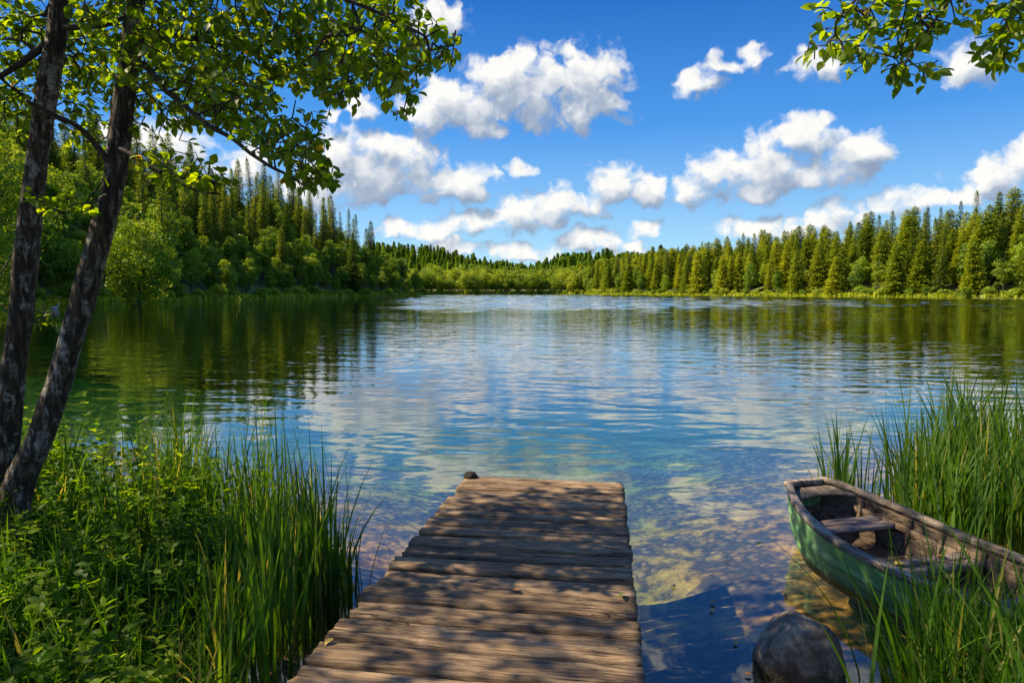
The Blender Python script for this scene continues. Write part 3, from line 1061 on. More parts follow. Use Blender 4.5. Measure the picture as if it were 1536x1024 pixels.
def birches():
    # slanting birch
    pts = [P(8, 812, 4.15), P(28, 723, 4.18), P(60, 657, 4.2), P(84, 589, 4.22), P(103, 521, 4.24), P(135, 406, 4.28), P(165, 297, 4.32), P(180, 200, 4.36), P(193, 100, 4.4), P(205, -20, 4.45),
           P(214, -160, 4.5), P(205, -330, 4.5), P(215, -560, 4.5)]
    rad = [.135, .118, .105, .100, .098, .094, .090, .087, .084, .080, .070, .05, .02]
    limbs = [
        ([P(182, 222, 4.3), P(215, 240, 4.25), P(245, 260, 4.2), P(290, 285, 4.1), P(330, 292, 4.05)], .020, .006),
        ([P(196, 88, 4.38), P(222, 102, 4.3), P(255, 142, 4.2), P(300, 177, 4.1), P(345, 207, 4.0), P(400, 246, 3.9), P(446, 272, 3.85)], .022, .007),
        ([P(200, 60, 4.38), P(260, 55, 4.6), P(340, 70, 4.9), P(440, 95, 5.2), P(540, 105, 5.3)], .022, .006),
        ([P(206, -20, 4.4), P(300, -40, 4.1), P(420, -30, 3.9), P(540, 5, 3.8), P(640, 55, 3.75)], .026, .006),
        ([P(168, 246, 4.3), P(148, 222, 4.25), P(118, 192, 4.15), P(85, 174, 4.05), P(40, 150, 3.9)], .021, .010),
        ([P(212, -150, 4.5), P(330, -230, 4.7), P(450, -280, 5.0)], .03, .008),
        ([P(212, -200, 4.5), P(100, -300, 4.0), P(-100, -360, 3.5)], .03, .008),
    ]
    T = [
        ellip(330, 40, 4.6, 190, 75, .9, 185), ellip(480, 60, 4.6, 150, 65, .9, 150), ellip(590, 55, 4.0, 100, 55, .5, 50), ellip(650, 75, 3.8, 44, 26, .25, 12),
        ellip(600, 140, 3.9, 30, 40, .2, 9), ellip(520, 120, 4.4, 70, 40, .6, 28),
        ellip(380, 165, 4.3, 120, 50, .7, 60, .35), ellip(430, 230, 4.0, 80, 32, .4, 40, .5), ellip(472, 268, 3.85, 26, 24, .2, 9),
        ellip(300, 125, 4.6, 100, 66, .8, 80), ellip(270, 250, 4.15, 70, 26, .3, 26, .2), ellip(320, 272, 4.05, 26, 16, .2, 7), ellip(250, 190, 4.6, 40, 40, .4, 9),
        ellip(95, 302, 4.0, 55, 16, .25, 9),
        # unseen foliage above the picture, put in to cast the dappled shade
        ellip(420, -130, 4.6, 260, 100, 1.3, 80), ellip(120, -220, 4.2, 300, 130, 1.4, 80),
        ellip(-150, -300, 3.8, 300, 150, 1.3, 90), ellip(380, -320, 4.8, 240, 110, 1.2, 60),
    ]
    foreground_tree('slanting birch with dark ragged bark whose long leafy branches reach out over the lake', None, pts, rad, limbs, np.concatenate(T), 3, 4.2, .064)
    # upright birch at the picture edge
    pts = [P(-12, 800, 4.6), P(4, 700, 4.6), P(15, 600, 4.6), P(24, 521, 4.6), P(32, 469, 4.6), P(43, 351, 4.6), P(62, 195, 4.6), P(87, 39, 4.6), P(97, -40, 4.6), P(110, -200, 4.65), P(118, -380, 4.7), P(130, -640, 4.7)]
    rad = [.125, .108, .102, .098, .096, .094, .090, .086, .080, .07, .05, .02]
    limbs = [
        ([P(64, 70, 4.6), P(45, 85, 4.55), P(18, 104, 4.5), P(-30, 128, 4.4), P(-110, 140, 4.2)], .026, .012),
        ([P(96, 42, 4.55), P(140, 40, 4.5), P(178, 30, 4.6), P(240, -15, 5.0), P(330, -60, 5.6)], .020, .008),
        ([P(105, -150, 4.65), P(-60, -220, 4.9), P(-280, -260, 5.0)], .03, .008),
        ([P(110, -200, 4.65), P(200, -260, 5.6), P(280, -300, 6.3)], .03, .008),
    ]
    T = [
        ellip(30, 60, 5.0, 90, 80, .8, 90), ellip(140, 80, 5.2, 80, 90, .7, 90), ellip(130, 190, 5.2, 50, 40, .4, 16), ellip(-40, 120, 4.6, 100, 70, .8, 45), ellip(20, 160, 4.6, 40, 36, .4, 12),
        ellip(240, 60, 5.6, 130, 80, .7, 80), ellip(60, 300, 4.9, 30, 22, .2, 5), ellip(66, 478, 4.75, 18, 10, .1, 4), ellip(10, 468, 4.7, 26, 24, .2, 6),
        ellip(-160, 40, 4.6, 150, 140, 1.0, 70), ellip(-260, -120, 4.8, 260, 150, 1.4, 100), ellip(60, -160, 5.4, 260, 110, 1.3, 70), ellip(-350, 120, 4.5, 140, 130, .9, 60), ellip(-60, -420, 5.0, 260, 130, 1.4, 90),  # from here on, unseen foliage outside the frame, added to shade jetty and bank
        ellip(-520, -60, 5.0, 180, 180, 1.2, 80), ellip(-560, -190, 3.5, 300, 190, .8, 75), ellip(-520, -560, 3.6, 300, 200, .9, 60),
        ellip(-700, -120, 4.6, 200, 260, .9, 60), blob((-5.3, 3.3, 4.1), (1.4, .9, .8), 210), blob((-4.3, 2.6, 4.6), (1.0, .8, .7), 90),
    ]
    foreground_tree('upright birch with pale flaking bark standing at the picture edge behind the slanting one', None, pts, rad, limbs, np.concatenate(T), 9, 4.0, .064)
    # tree outside the frame whose branch hangs in from above
    pts = [(5.3, 3.0, .4), (5.2, 3.1, 2.0), (4.9, 3.2, 3.6), (4.8, 3.3, 5.2), (4.7, 3.3, 6.5)]
    limbs = [
        ([(4.95, 3.2, 3.3), (4.3, 3.4, 3.9), P(1560, -90, 3.6), P(1430, -60, 3.7), P(1310, -20, 3.75), P(1255, 30, 3.75)], .030, .004),
        ([P(1480, -75, 3.65), P(1440, -20, 3.6), P(1395, 40, 3.6), P(1360, 90, 3.6)], .012, .004),
        ([(4.5, 3.3, 3.7), P(1640, -60, 3.5), P(1560, 0, 3.4), P(1500, 60, 3.4)], .014, .004),
    ]
    T = [ellip(1290, 20, 3.75, 70, 34, .3, 24), ellip(1232, 72, 3.75, 28, 16, .15, 8), ellip(1290, 75, 3.7, 36, 24, .2, 12), ellip(1350, 50, 3.65, 40, 50, .25, 20), ellip(1372, 108, 3.6, 40, 20, .2, 12),
         ellip(1420, 20, 3.6, 50, 30, .3, 18), ellip(1500, 40, 3.45, 36, 44, .25, 20), ellip(1510, 92, 3.4, 20, 14, .1, 5), ellip(1400, -60, 3.7, 180, 40, .5, 40), ellip(1700, -120, 3.4, 160, 120, .6, 50)]
    foreground_tree('leafy branch hanging into the sky above the boat from a tree outside the picture', None, pts, [.12, .11, .09, .06, .02], limbs, np.concatenate(T), 17, 3.6, .066)


birches()

# ------------------------------------------------------------------ jetty
def mat_wood(name, tones, scale=1.0, axis=0, damp=0.0, crack=.55):
    """weathered timber, grain along the object's own axis"""
    m, g, out = new_mat(name)
    oc = g.n('ShaderNodeTexCoord').outputs['Object']
    rn = g.n('ShaderNodeObjectInfo').outputs['Random']
    oc = g.v('ADD', oc, g.xyz(g.m('MULTIPLY', rn, 37.0), g.m('MULTIPLY', rn, 91.0), g.m('MULTIPLY', rn, 53.0)))
    mul = [1, 1, 1]
    mul[axis] = .07
    st = g.v('MULTIPLY', oc, tuple(mul))
    wv = g.noise(oc, 1.7, 2, .5, color=True)
    st = g.v('MULTIPLY_ADD', g.v('SUBTRACT', wv, (.5, .5, .5)), (.05, .05, .05), st)
    g1 = g.noise(st, 26 * scale, 6, .68)
    g2 = g.noise(st, 95 * scale, 4, .7)
    blot = g.noise(oc, 3.2, 4, .6)
    v = g.m('ADD', g.m('MULTIPLY', g1, .6), g.m('MULTIPLY', g2, .4))
    v = g.mr(v, .31, .69)
    c = g.ramp(v, [(.12, tones[0]), (.40, tones[1]), (.66, tones[2]), (.95, tones[3])])
    c = g.mix(g.mr(blot, .42, .70, 0, .60), c, g.mix(1.0, c, (.45, .42, .40), 'MULTIPLY'))
    tone = g.m('MULTIPLY_ADD', g.m('FRACT', g.m('MULTIPLY', rn, 7.31)), .60, .72)
    c = g.mix(1.0, c, g.n('ShaderNodeCombineColor', {0: tone, 1: tone, 2: tone}).outputs[0], 'MULTIPLY')
    cr = g.noise(g.v('MULTIPLY', st, (1, 1, 1)), 15 * scale, 3, .6, 1.0)
    crm = g.m('SUBTRACT', 1.0, g.mr(g.m('ABSOLUTE', g.m('SUBTRACT', cr, .5)), .0, .016))
    crm = g.m('MULTIPLY', crm, g.mr(g.noise(oc, 2.3, 2, .5), .44, .58))
    c = g.mix(g.m('MULTIPLY', crm, crack), c, (.012, .009, .007))
    h = g.m('SUBTRACT', g.m('ADD', g.m('MULTIPLY', g1, .6), g.m('MULTIPLY', g2, .5)), g.m('MULTIPLY', crm, 1.2))
    b = g.n('ShaderNodeBsdfPrincipled', {'Base Color': c, 'Roughness': g.mr(g1, .3, .7, .62, .9), 'Normal': g.bump(h, 1.0, .014)})
    b.inputs['Specular IOR Level'].default_value = .3
    g.t.links.new(b.outputs[0], out.inputs[0])
    return m


M_DECK = mat_wood('weathered_deck', [(.036, .021, .010), (.18, .116, .062), (.37, .255, .148), (.58, .42, .26)])
M_DARKWOOD = mat_wood('dark_wet_timber', [(.012, .009, .007), (.035, .025, .018), (.06, .045, .03), (.09, .07, .05)], 1.0, 2)
M_GUN = mat_wood('boat_rail_wood', [(.06, .047, .038), (.24, .195, .155), (.40, .335, .27), (.55, .47, .39)], 1.0, 1)
M_BOATIN = mat_wood('boat_lining_wood', [(.04, .028, .02), (.14, .10, .068), (.26, .185, .125), (.36, .27, .19)], .9, 1)
M_THW = mat_wood('boat_seat_wood', [(.05, .038, .033), (.16, .125, .11), (.27, .22, .195), (.38, .32, .29)], 1.0, 0)


def plank_mesh(quad, thick, seed, drop=0.0):
    """quad: four XY corners (near-left, near-right, far-right, far-left) relative to the plank's origin"""
    r = np.random.default_rng(seed)
    nl, nw = 44, 11
    u = np.linspace(0, 1, nl)[:, None]
    w = np.linspace(0, 1, nw)[None]
    a, b, c, d = [np.array(q) for q in quad]
    p = ((1 - u) * (1 - w))[..., None] * a + (u * (1 - w))[..., None] * b + (u * w)[..., None] * c + ((1 - u) * w)[..., None] * d
    # wavy worn edges and ends
    s = np.linspace(0, 1, nl)
    e1 = fbm(np.stack([s * 4 + seed, 0 * s, 0 * s], -1), 1.3, seed, 3) * .0075
    e2 = fbm(np.stack([s * 4 + seed, 0 * s + 5, 0 * s], -1), 1.3, seed, 3) * .0075
    wd = unit(d - a)
    p = p + (e1[:, None] * (1 - w) + e2[:, None] * w)[..., None] * wd
    ends = r.normal(0, .006, nw)
    ld = unit(b - a)
    p = p + (((1 - u) ** 12) * ends[None] + (u ** 12) * r.normal(0, .006, nw)[None])[..., None] * ld
    z = fbm(np.concatenate([p.reshape(-1, 2) * np.array([1, 3]), np.full((nl * nw, 1), seed * 1.7)], 1), 2.5, seed, 3).reshape(nl, nw) * .004
    z = z - .016 * (np.abs(w - .5) * 2) ** 8 + .006 * (np.abs(w - .5) * 2) ** 2 + r.normal(0, .004) + (u - .5) * r.normal(0, .008) - drop
    top = np.concatenate([p, z[..., None]], -1).reshape(-1, 3)
    bot = np.concatenate([p, np.full((nl, nw, 1), -thick)], -1).reshape(-1, 3)
    i = np.arange(nl - 1)[:, None] * nw
    j = np.arange(nw - 1)[None]
    q = np.stack([i + j, i + nw + j, i + nw + j + 1, i + j + 1], -1).reshape(-1, 4)
    N = nl * nw
    fs = [q, q[:, ::-1] + N]
    ring = np.concatenate([np.arange(nl) * nw, (nl - 1) * nw + np.arange(1, nw), (np.arange(nl - 1)[::-1]) * nw + nw - 1, np.arange(1, nw - 1)[::-1]])
    r2 = np.roll(ring, -1)
    fs.append(np.stack([ring, ring + N, r2 + N, r2], -1))
    return np.concatenate([top, bot]), fs


DECK_Z = .32


def jetty():
    fl, fr, nr_, nl_ = [np.array(Gp(*q, DECK_Z))[:2] for q in ((702, 712), (934, 722), (967, 1024), (430, 1024))]
    root = thing('wooden_jetty', 'weathered plank jetty running out over the clear water, dappled with leaf shade', 'jetty', (*((fl + fr) / 2), DECK_Z))
    o = (fl + fr) / 2
    axis = unit(((nl_ + nr_) / 2 - o))
    ld = (nl_ - fl) / np.dot(nl_ - fl, axis)
    rd = (nr_ - fr) / np.dot(nr_ - fr, axis)
    wid = [.20, .17, .20, .16, .17, .15, .21, .14, .22, .17, .18, .23, .20, .19, .21, .20, .22, .19, .21, .23, .20, .2, .22, .2, .21, .2]
    s = 0.0
    gap = .026
    for k, w in enumerate(wid):
        a0, a1 = s + gap * (.6 + .8 * rnd.random()), s + w
        jl, jr = rnd.gauss(0, .006), rnd.gauss(0, .004)
        if k == 0:
            jl = jr = 0
        ex = unit(fr - fl)
        q = [fl + ld * a1 + ex * jl, fr + rd * a1 + ex * jr, fr + rd * a0 + ex * jr, fl + ld * a0 + ex * jl]
        ang = math.atan2(ex[1], ex[0])
        c = sum(q) / 4
        ca, sa = math.cos(-ang), math.sin(-ang)
        loc = [np.array([(p - c)[0] * ca - (p - c)[1] * sa, (p - c)[0] * sa + (p - c)[1] * ca]) for p in q]
        v, f = plank_mesh(loc, .05, 100 + k)
        link('plank', make_mesh('plank', v, f, None, False, [M_DECK]), root, (c[0] - o[0], c[1] - o[1], 0), (0, 0, ang))
        s += w
    L = s
    for t_ in (.10, .86):
        a = fl * (1 - t_) + fr * t_
        b = (fl + ld * L) * (1 - t_) + (fr + rd * L) * t_
        dirv = unit(b - a)
        a = a + dirv * .04
        sd = np.array([-dirv[1], dirv[0]]) * .045
        v = [(*(p - o), z) for z in (-.052, -.20) for p in (a - sd, a + sd, b + sd, b - sd)]
        link('stringer', make_mesh('stringer', v, [[[0, 1, 2, 3], [7, 6, 5, 4], [0, 4, 5, 1], [1, 5, 6, 2], [2, 6, 7, 3], [3, 7, 4, 0]]], None, False, [M_DARKWOOD]), root)
        for q in (.14, 1.7, 3.3):
            p = a + dirv * q - o + np.array([-dirv[1], dirv[0]]) * (.11 if t_ < .5 else -.11) * -1
            zb = h1(*(p + o)) - DECK_Z - .3
            v, f = tube([(p[0], p[1], zb), (p[0], p[1], (zb - .06) / 2), (p[0], p[1], -.056)], [.06, .058, .056], 12, True, .1, 5)
            link('post', make_mesh('post', v, f, None, True, [M_DARKWOOD]), root)
    # worn mossy head of the corner post, proud of the first boards
    p = fl - o + axis * .075 + unit(fr - fl) * .035
    zs = [-.9, -.4, -.05, .015, .040, .050]
    v, f = tube([(p[0], p[1], z) for z in zs], [.058, .058, .058, .056, .044, .015], 24, True, .45, 8, 14.0, 1.0)
    tag(link('post', make_mesh('post', v, f, None, True, [M_DARKWOOD]), root), 'dark rotted post head at the far corner')


jetty()


# ------------------------------------------------------------------ rowing boat
def mat_boat_paint():
    m, g, out = new_mat('worn_green_paint')
    oc = g.n('ShaderNodeTexCoord').outputs['Object']
    n = g.noise(g.v('MULTIPLY', oc, (2, .7, 2.4)), 6, 6, .68)
    n2 = g.noise(g.v('MULTIPLY', oc, (1, .4, 1)), 28, 4, .7)
    x, y, z = g.sep(oc)
    c = g.ramp(n, [(.28, (.06, .18, .055)), (.5, (.13, .34, .12)), (.66, (.28, .44, .21))])
    wear = g.mr(g.m('ADD', g.m('MULTIPLY', n, .6), g.m('MULTIPLY', n2, .45)), .60, .68)
    c = g.mix(g.m('MULTIPLY', wear, .8), c, (.20, .17, .12))
    low = g.mr(g.m('MULTIPLY_ADD', n, .10, z), .12, .04)
    c = g.mix(low, c, (.07, .065, .03))
    b = g.n('ShaderNodeBsdfPrincipled', {'Base Color': c, 'Roughness': g.mr(n2, .3, .7, .38, .65), 'Normal': g.bump(n2, .25, .01)})
    g.t.links.new(b.outputs[0], out.inputs[0])
    return m


def boat():
    Lb = 1.9
    bow = Gp(1214, 716, .47)
    bow = Vector((bow.x, bow.y, 0))
    ax = Vector((.30, -1, 0)).normalized()            # bow to stern
    rot = math.atan2(ax.y, ax.x) - math.pi / 2        # local +Y runs to the stern
    root = thing('rowing_boat', 'old green rowing boat with bare wooden rails lying among the reeds', 'boat', (bow.x, bow.y, 0))
    root.rotation_euler = (0, 0, rot)
    M_PAINT = mat_boat_paint()

    def half(t):
        a = .17 + .285 * math.sin(math.pi / 2 * min(1, t / .46)) ** .72
        return a - (.12 * ((t - .55) / .45) ** 2 if t > .55 else 0)

    def sheer(t):
        return .285 + .150 * (1 - min(1, t / .55)) ** 1.7 + .03 * max(0, t - .7)

    def keel(t):
        return -.10 + .22 * (1 - min(1, t / .22)) ** 2

    ns, nk = 40, 18

    def shell(inset, zlift):
        rows = []
        for i in range(ns + 1):
            t = i / ns
            hb, zs, zk = half(t) - inset, sheer(t), keel(t) + zlift
            row = []
            for k in range(nk + 1):
                u = -1 + 2 * k / nk
                s = abs(u)
                # flat bottom, round bilge, flared side; clinker laps on the side
                if s < .42:
                    xx, zz = hb * .74 * (s / .42), zk + .02 * (s / .42) ** 2
                else:
                    q = (s - .42) / .58
                    xx = hb * (.74 + .26 * math.sin(q * math.pi / 2) ** .8)
                    zz = zk + .02 + (zs - zk - .02) * q ** 1.12
                    if inset == 0:
                        lap = (q * 3) % 1
                        xx += .016 * lap if q < .999 else 0
                row.append(((1 if u > 0 else -1) * xx, t * Lb + (-.05 * (zz - zk) / .5 if t < .02 else 0), zz))
            rows.append(row)
        return np.array(rows)

    def grid_faces(n, m, flip=False):
        i = np.arange(n - 1)[:, None] * m
        j = np.arange(m - 1)[None]
        q = np.stack([i + j, i + j + 1, i + m + j + 1, i + m + j], -1).reshape(-1, 4)
        return q[:, ::-1] if flip else q
    nk = 76
    out_ = shell(0, 0)
    n, mm = out_.shape[:2]
    mb = MB()
    mb.add(out_.reshape(-1, 3), [grid_faces(n, mm)])
    for e, fl in ((0, True), (n - 1, False)):
        row = out_[e]
        pts = np.concatenate([row, [[0, row[0][1], row[0][2]]]])
        j = np.arange(mm - 1)
        tri = np.stack([np.full(mm - 1, mm), j, j + 1], -1)
        mb.add(pts, [tri if fl else tri[:, ::-1]])
    link('hull', mb.mesh('hull', [M_PAINT], False), root)
    inn = shell(.028, .125)
    link('lining', make_mesh('lining', inn.reshape(-1, 3), [grid_faces(n, mm, True)], None, False, [M_BOATIN]), root)

    def strip(name, mat, w_out, w_in, z0, z1, t0=0.0, t1=1.0, label=None, both=True, close=True):
        for sg in (-1, 1):
            v, k = [], 60
            for i in range(k + 1):
                t = t0 + (t1 - t0) * i / k
                hb, zs = half(t), sheer(t)
                wob = .003 * math.sin(i * 1.7 + sg) + .002 * math.sin(i * 4.1)
                for (xo, zo) in ((w_out, z0), (w_out + .002, z1 - .006), (w_out - .008, z1), (-w_in + .008, z1), (-w_in, z1 - .006), (-w_in, z0)):
                    v.append((sg * (hb + xo + wob), t * Lb, zs + zo))
            v = np.array(v)
            i = np.arange(k)[:, None] * 6
            j = np.arange(6)[None]
            q = np.stack([i + j, i + (j + 1) % 6, i + 6 + (j + 1) % 6, i + 6 + j], -1).reshape(-1, 4)
            caps = np.array([[5, 4, 3, 2, 1, 0], list(k * 6 + np.arange(6))])
            link(name, make_mesh(name, v, [q, caps], None, False, [mat]), root)
    strip('rail', M_GUN, .024, .040, -.022, .018)
    strip('riser', M_BOATIN, -.036, .056, -.16, -.10, .10, .98)

    def slab(name, mat, x0, x1, y0, y1, z0, z1, taper=0.0, seed=1, label=None, bev=.006):
        nx = 24
        v = []
        r = np.random.default_rng(seed)
        for i in range(nx + 1):
            u = i / nx
            x = x0 + (x1 - x0) * u
            wv = .004 * vnoise(np.array([[u * 6 + seed, 0, 0]]), 1.0, seed)[0]
            for (y, z) in ((y0 + wv, z0), (y1 + wv, z0), (y1 + wv, z1 - bev), (y1 + wv - bev, z1), (y0 + wv + bev, z1), (y0 + wv, z1 - bev)):
                v.append((x, y, z + .002 * math.sin(u * 9 + seed)))
        i = np.arange(nx)[:, None] * 6
        j = np.arange(6)[None]
        q = np.stack([i + j, i + 6 + j, i + 6 + (j + 1) % 6, i + (j + 1) % 6], -1).reshape(-1, 4)
        caps = np.array([[0, 1, 2, 3, 4, 5], list(nx * 6 + np.arange(6)[::-1])])
        return link(name, make_mesh(name, v, [q, caps], None, False, [mat]), root)
    for y0, y1, z in ((.31, .52, .25), (.92, 1.13, .19), (1.54, 1.76, .19)):
        hb = half(y0 / Lb) * .955 - .030
        slab('seat', M_THW, -hb, hb, y0, (y0 + y1) / 2 - .003, z - .03, z, seed=int(y0 * 10))
        slab('seat', M_THW, -hb, hb, (y0 + y1) / 2 + .003, y1, z - .032, z - .002, seed=int(y0 * 10) + 1)
    # foredeck with a curved after edge, set under the rail
    v, k = [], 14
    for i in range(k + 1):
        u = -1 + 2 * i / k
        ye = .20 - .07 * (1 - abs(u) ** 2)
        for zz in (0, -.022):
            v += [(u * (half(.0) + .002), -.012, sheer(0) - .024 + zz), (u * (half(ye / Lb) - .004), ye, sheer(ye / Lb) - .024 + zz)]
    q = []
    for i in range(k):
        a, b = i * 4, (i + 1) * 4
        q += [[a, b, b + 1, a + 1], [a + 2, a + 3, b + 3, b + 2], [a + 1, b + 1, b + 3, a + 3], [a, a + 2, b + 2, b]]
    link('foredeck', make_mesh('foredeck', v, [q], None, False, [M_GUN]), root)
    # bow board and stern board cap
    for t, yy in ((0.0, -.03), (1.0, Lb)):
        hb = half(t) + .02
        slab('end_cap', M_GUN, -hb, hb, yy - .02, yy + .03, sheer(t) - .026, sheer(t) + .016, seed=int(yy + 3))
    # ribs
    for t in (.12, .30, .42, .58, .70, .84):
        for sg in (-1, 1):
            v = []
            for k in range(9):
                q = k / 8
                hb, zs, zk = half(t) - .028, sheer(t), keel(t) + .125
                xx = hb * (.74 + .26 * math.sin(q * math.pi / 2) ** .8)
                zz = zk + .02 + (zs - zk - .06) * q ** 1.12
                for dy in (-.014, .014):
                    v += [(sg * (xx + .004), t * Lb + dy, zz), (sg * (xx - .020), t * Lb + dy, zz)]
            f = []
            for k in range(8):
                a, b = k * 4, (k + 1) * 4
                f += [[a + 1, b + 1, b + 3, a + 3], [a, a + 1, a + 3, a + 2][:0] or [a, b, b + 1, a + 1], [a + 2, a + 3, b + 3, b + 2]]
            link('rib', make_mesh('rib', v, [f], None, False, [M_BOATIN]), root)
    # bottom boards
    for k in range(5):
        xc = -.26 + .13 * k
        y0, y1 = (.40, 1.82) if abs(xc) < .2 else (.58, 1.80)
        nx = 20
        v = []
        for i in range(nx + 1):
            y = y0 + (y1 - y0) * i / nx
            sc = min(1, (half(y / Lb) - .06) * .74 / .38)
            z = keel(y / Lb) + .158
            for dx in (-.058, .058):
                v += [(xc * sc + dx * sc, y, z), (xc * sc + dx * sc, y, z - .02)]
        f = []
        for i in range(nx):
            a, b = i * 4, (i + 1) * 4
            f += [[a, a + 2, b + 2, b], [a, b, b + 1, a + 1], [a + 2, a + 3, b + 3, b + 2]]
        link('bottom_board', make_mesh('bottom_board', v, [f], None, False, [M_BOATIN]), root)
    return root


BOAT = boat()


# ------------------------------------------------------------------ stone at the water edge
def mat_rock():
    m, g, out = new_mat('lake_stone')
    oc = g.n('ShaderNodeTexCoord').outputs['Object']
    n1 = g.noise(oc, 9, 7, .68, .4)
    n2 = g.noise(oc, 48, 5, .7)
    c = g.ramp(n1, [(.36, (.07, .055, .04)), (.48, (.23, .185, .135)), (.58, (.40, .33, .25)), (.72, (.54, .46, .37))])
    c = g.mix(g.mr(n2, .5, .75, 0, .6), c, (.10, .085, .07))
    z = g.sep(g.n('ShaderNodeNewGeometry').outputs['Position'])[2]
    wet = g.mr(g.m('MULTIPLY_ADD', n1, .10, z), .14, .06)
    c = g.mix(wet, c, (.03, .03, .014))
    h = g.m('ADD', n1, g.m('MULTIPLY', n2, .35))
    b = g.n('ShaderNodeBsdfPrincipled', {'Base Color': c, 'Roughness': g.mr(wet, 0, 1, .85, .35), 'Normal': g.bump(h, 1.0, .05)})
    g.t.links.new(b.outputs[0], out.inputs[0])
    return m


M_ROCK = mat_rock()


def rock_mesh(seed, sx, sy, sz, sub=56):
    th = np.linspace(0, np.pi, sub)
    ph = np.linspace(0, 2 * np.pi, sub * 2, endpoint=False)
    d = np.stack([np.sin(th)[:, None] * np.cos(ph)[None], np.sin(th)[:, None] * np.sin(ph)[None], np.repeat(np.cos(th)[:, None], len(ph), 1)], -1).reshape(-1, 3)
    r = 1 + .09 * vnoise(d, 1.3, seed) + .12 * fbm(d, 2.4, seed + 2, 4)
    for k in range(7):                                   # a few flat, worn facets
        nrm = unit(np.random.default_rng(seed + k).normal(0, 1, 3))
        lim = .84 + .06 * (k % 3)
        q = (d * r[:, None]) @ nrm
        r = np.where(q > lim, r * (lim + .25 * (q - lim)) / np.maximum(q, 1e-6), r)
    r += .012 * fbm(d, 11, seed + 5, 3)
    v = d * r[:, None] * np.array([sx, sy, sz])
    m = sub * 2
    i = np.arange(sub - 1)[:, None] * m
    j = np.arange(m)[None]
    f = np.stack([i + j, i + m + j, i + m + (j + 1) % m, i + (j + 1) % m], -1).reshape(-1, 4)
    return make_mesh('rock', v, [f], None, True, [M_ROCK])


c = Gp(1196, 992, .04)
rk = link('rock', rock_mesh(15, .195, .21, .22), None, (c.x, c.y, .05), (.1, -.12, .5))
tag(rk, 'rounded grey brown stone with a wet dark foot in the water beside the jetty', 'rock')

# ------------------------------------------------------------------ reeds, grass and herbs of the near banks
def lie(x, y):
    return np.maximum(height(x, y), -1.2)


def area(n, poly, seed):
    r = np.random.default_rng(seed)
    pl = np.array(poly)
    lo, hi = pl.min(0), pl.max(0)
    out = []
    while sum(len(o) for o in out) < n:
        q = r.uniform(lo, hi, (n * 3, 2))
        ins = np.zeros(len(q), bool)
        for (ax, ay), (bx, by) in zip(pl, np.roll(pl, -1, 0)):
            ins ^= ((ay > q[:, 1]) != (by > q[:, 1])) & (q[:, 0] < (bx - ax) * (q[:, 1] - ay) / ((by - ay) or 1e-9) + ax)
        out.append(q[ins])
    return np.concatenate(out)[:n]


def clumped(n, poly, seed, nc, sig):
    r = np.random.default_rng(seed + 500)
    c = area(nc, poly, seed)
    return c[r.integers(0, nc, n)] + r.normal(0, sig, (n, 2))


def blade_mesh(parts, mat, name, label, cat):
    mb = MB()
    r = np.random.default_rng(99)
    for (xy, h0, h1_, bend, w, segs) in parts:
        n = len(xy)
        z = lie(xy[:, 0], xy[:, 1])
        grade = np.where(xy[:, 0] < -1.3, np.clip((xy[:, 1] - 2.2) / 3.0, .62, 1), 1)
        h = r.uniform(h0, h1_, n) * grade * r.choice([.55, .75, .9, 1, 1.08], n) * (1 + .28 * vnoise(np.column_stack([xy * 2.6, 0 * xy[:, 0]]), 1.0, 5))
        base = np.column_stack([xy, z - .03])
        hh = h + np.maximum(-z, 0)
        v, f, k = blades(base, hh, r.uniform(0, 6.28, n), np.abs(r.normal(bend, bend * .6, n)).clip(0, .9), w * r.uniform(.6, 1.25, n), segs)
        var = r.normal(.36, .22, n).clip(0, .86)
        var[r.random(n) < .05] = 1
        mb.add(v, f, np.repeat(var, k))
    tag(link(name, mb.mesh(name, [mat])), label, cat, None, 'stuff')


LEFT_EDGE = [(-1.12, 3.0), (-1.14, 3.9), (-1.22, 4.7), (-1.65, 5.3), (-2.2, 6.0), (-3.2, 6.6), (-3.6, 6.2), (-2.6, 5.3), (-1.9, 4.4), (-1.45, 3.4)]
blade_mesh([(clumped(800, LEFT_EDGE, 1, 48, .09), .45, 1.0, .17, .014, 6), (area(240, LEFT_EDGE, 2), .35, .8, .22, .013, 6),
            (clumped(34, [(-.98, 3.9), (-.94, 4.3), (-1.06, 4.4), (-1.1, 3.95)], 3, 3, .035), .45, .75, .12, .016, 6),
            (area(420, [(-1.2, 2.9), (-1.5, 4.6), (-3.2, 6.3), (-4.2, 6.3), (-3.4, 4.8), (-2.6, 3.4), (-1.9, 2.6)], 12), .5, 1.0, .24, .013, 6),
            (clumped(330, [(-1.22, 3.0), (-1.18, 4.6), (-1.7, 5.0), (-1.6, 3.3)], 4, 22, .09), .7, 1.05, .13, .017, 6)],
           M_REED, 'reeds', 'dense green reeds in the shallows beside the jetty', 'reeds')
LEFT_BANK = [(-1.15, 1.7), (-1.5, 3.0), (-2.0, 4.2), (-3.0, 5.6), (-4.6, 6.6), (-5.2, 5.0), (-4.0, 3.0), (-2.9, 1.8)]
NEAR_LEFT = [(-1.0, 1.6), (-1.25, 2.9), (-1.7, 3.9), (-3.2, 4.2), (-3.2, 2.6), (-2.2, 1.6)]
blade_mesh([(clumped(2600, LEFT_BANK, 5, 240, .12), .3, .62, .38, .013, 6), (clumped(2300, NEAR_LEFT, 6, 150, .10), .35, .75, .42, .013, 7)],
           M_GRASS, 'bank_tussocks', 'long arching grass covering the bank under the birches', 'grass')
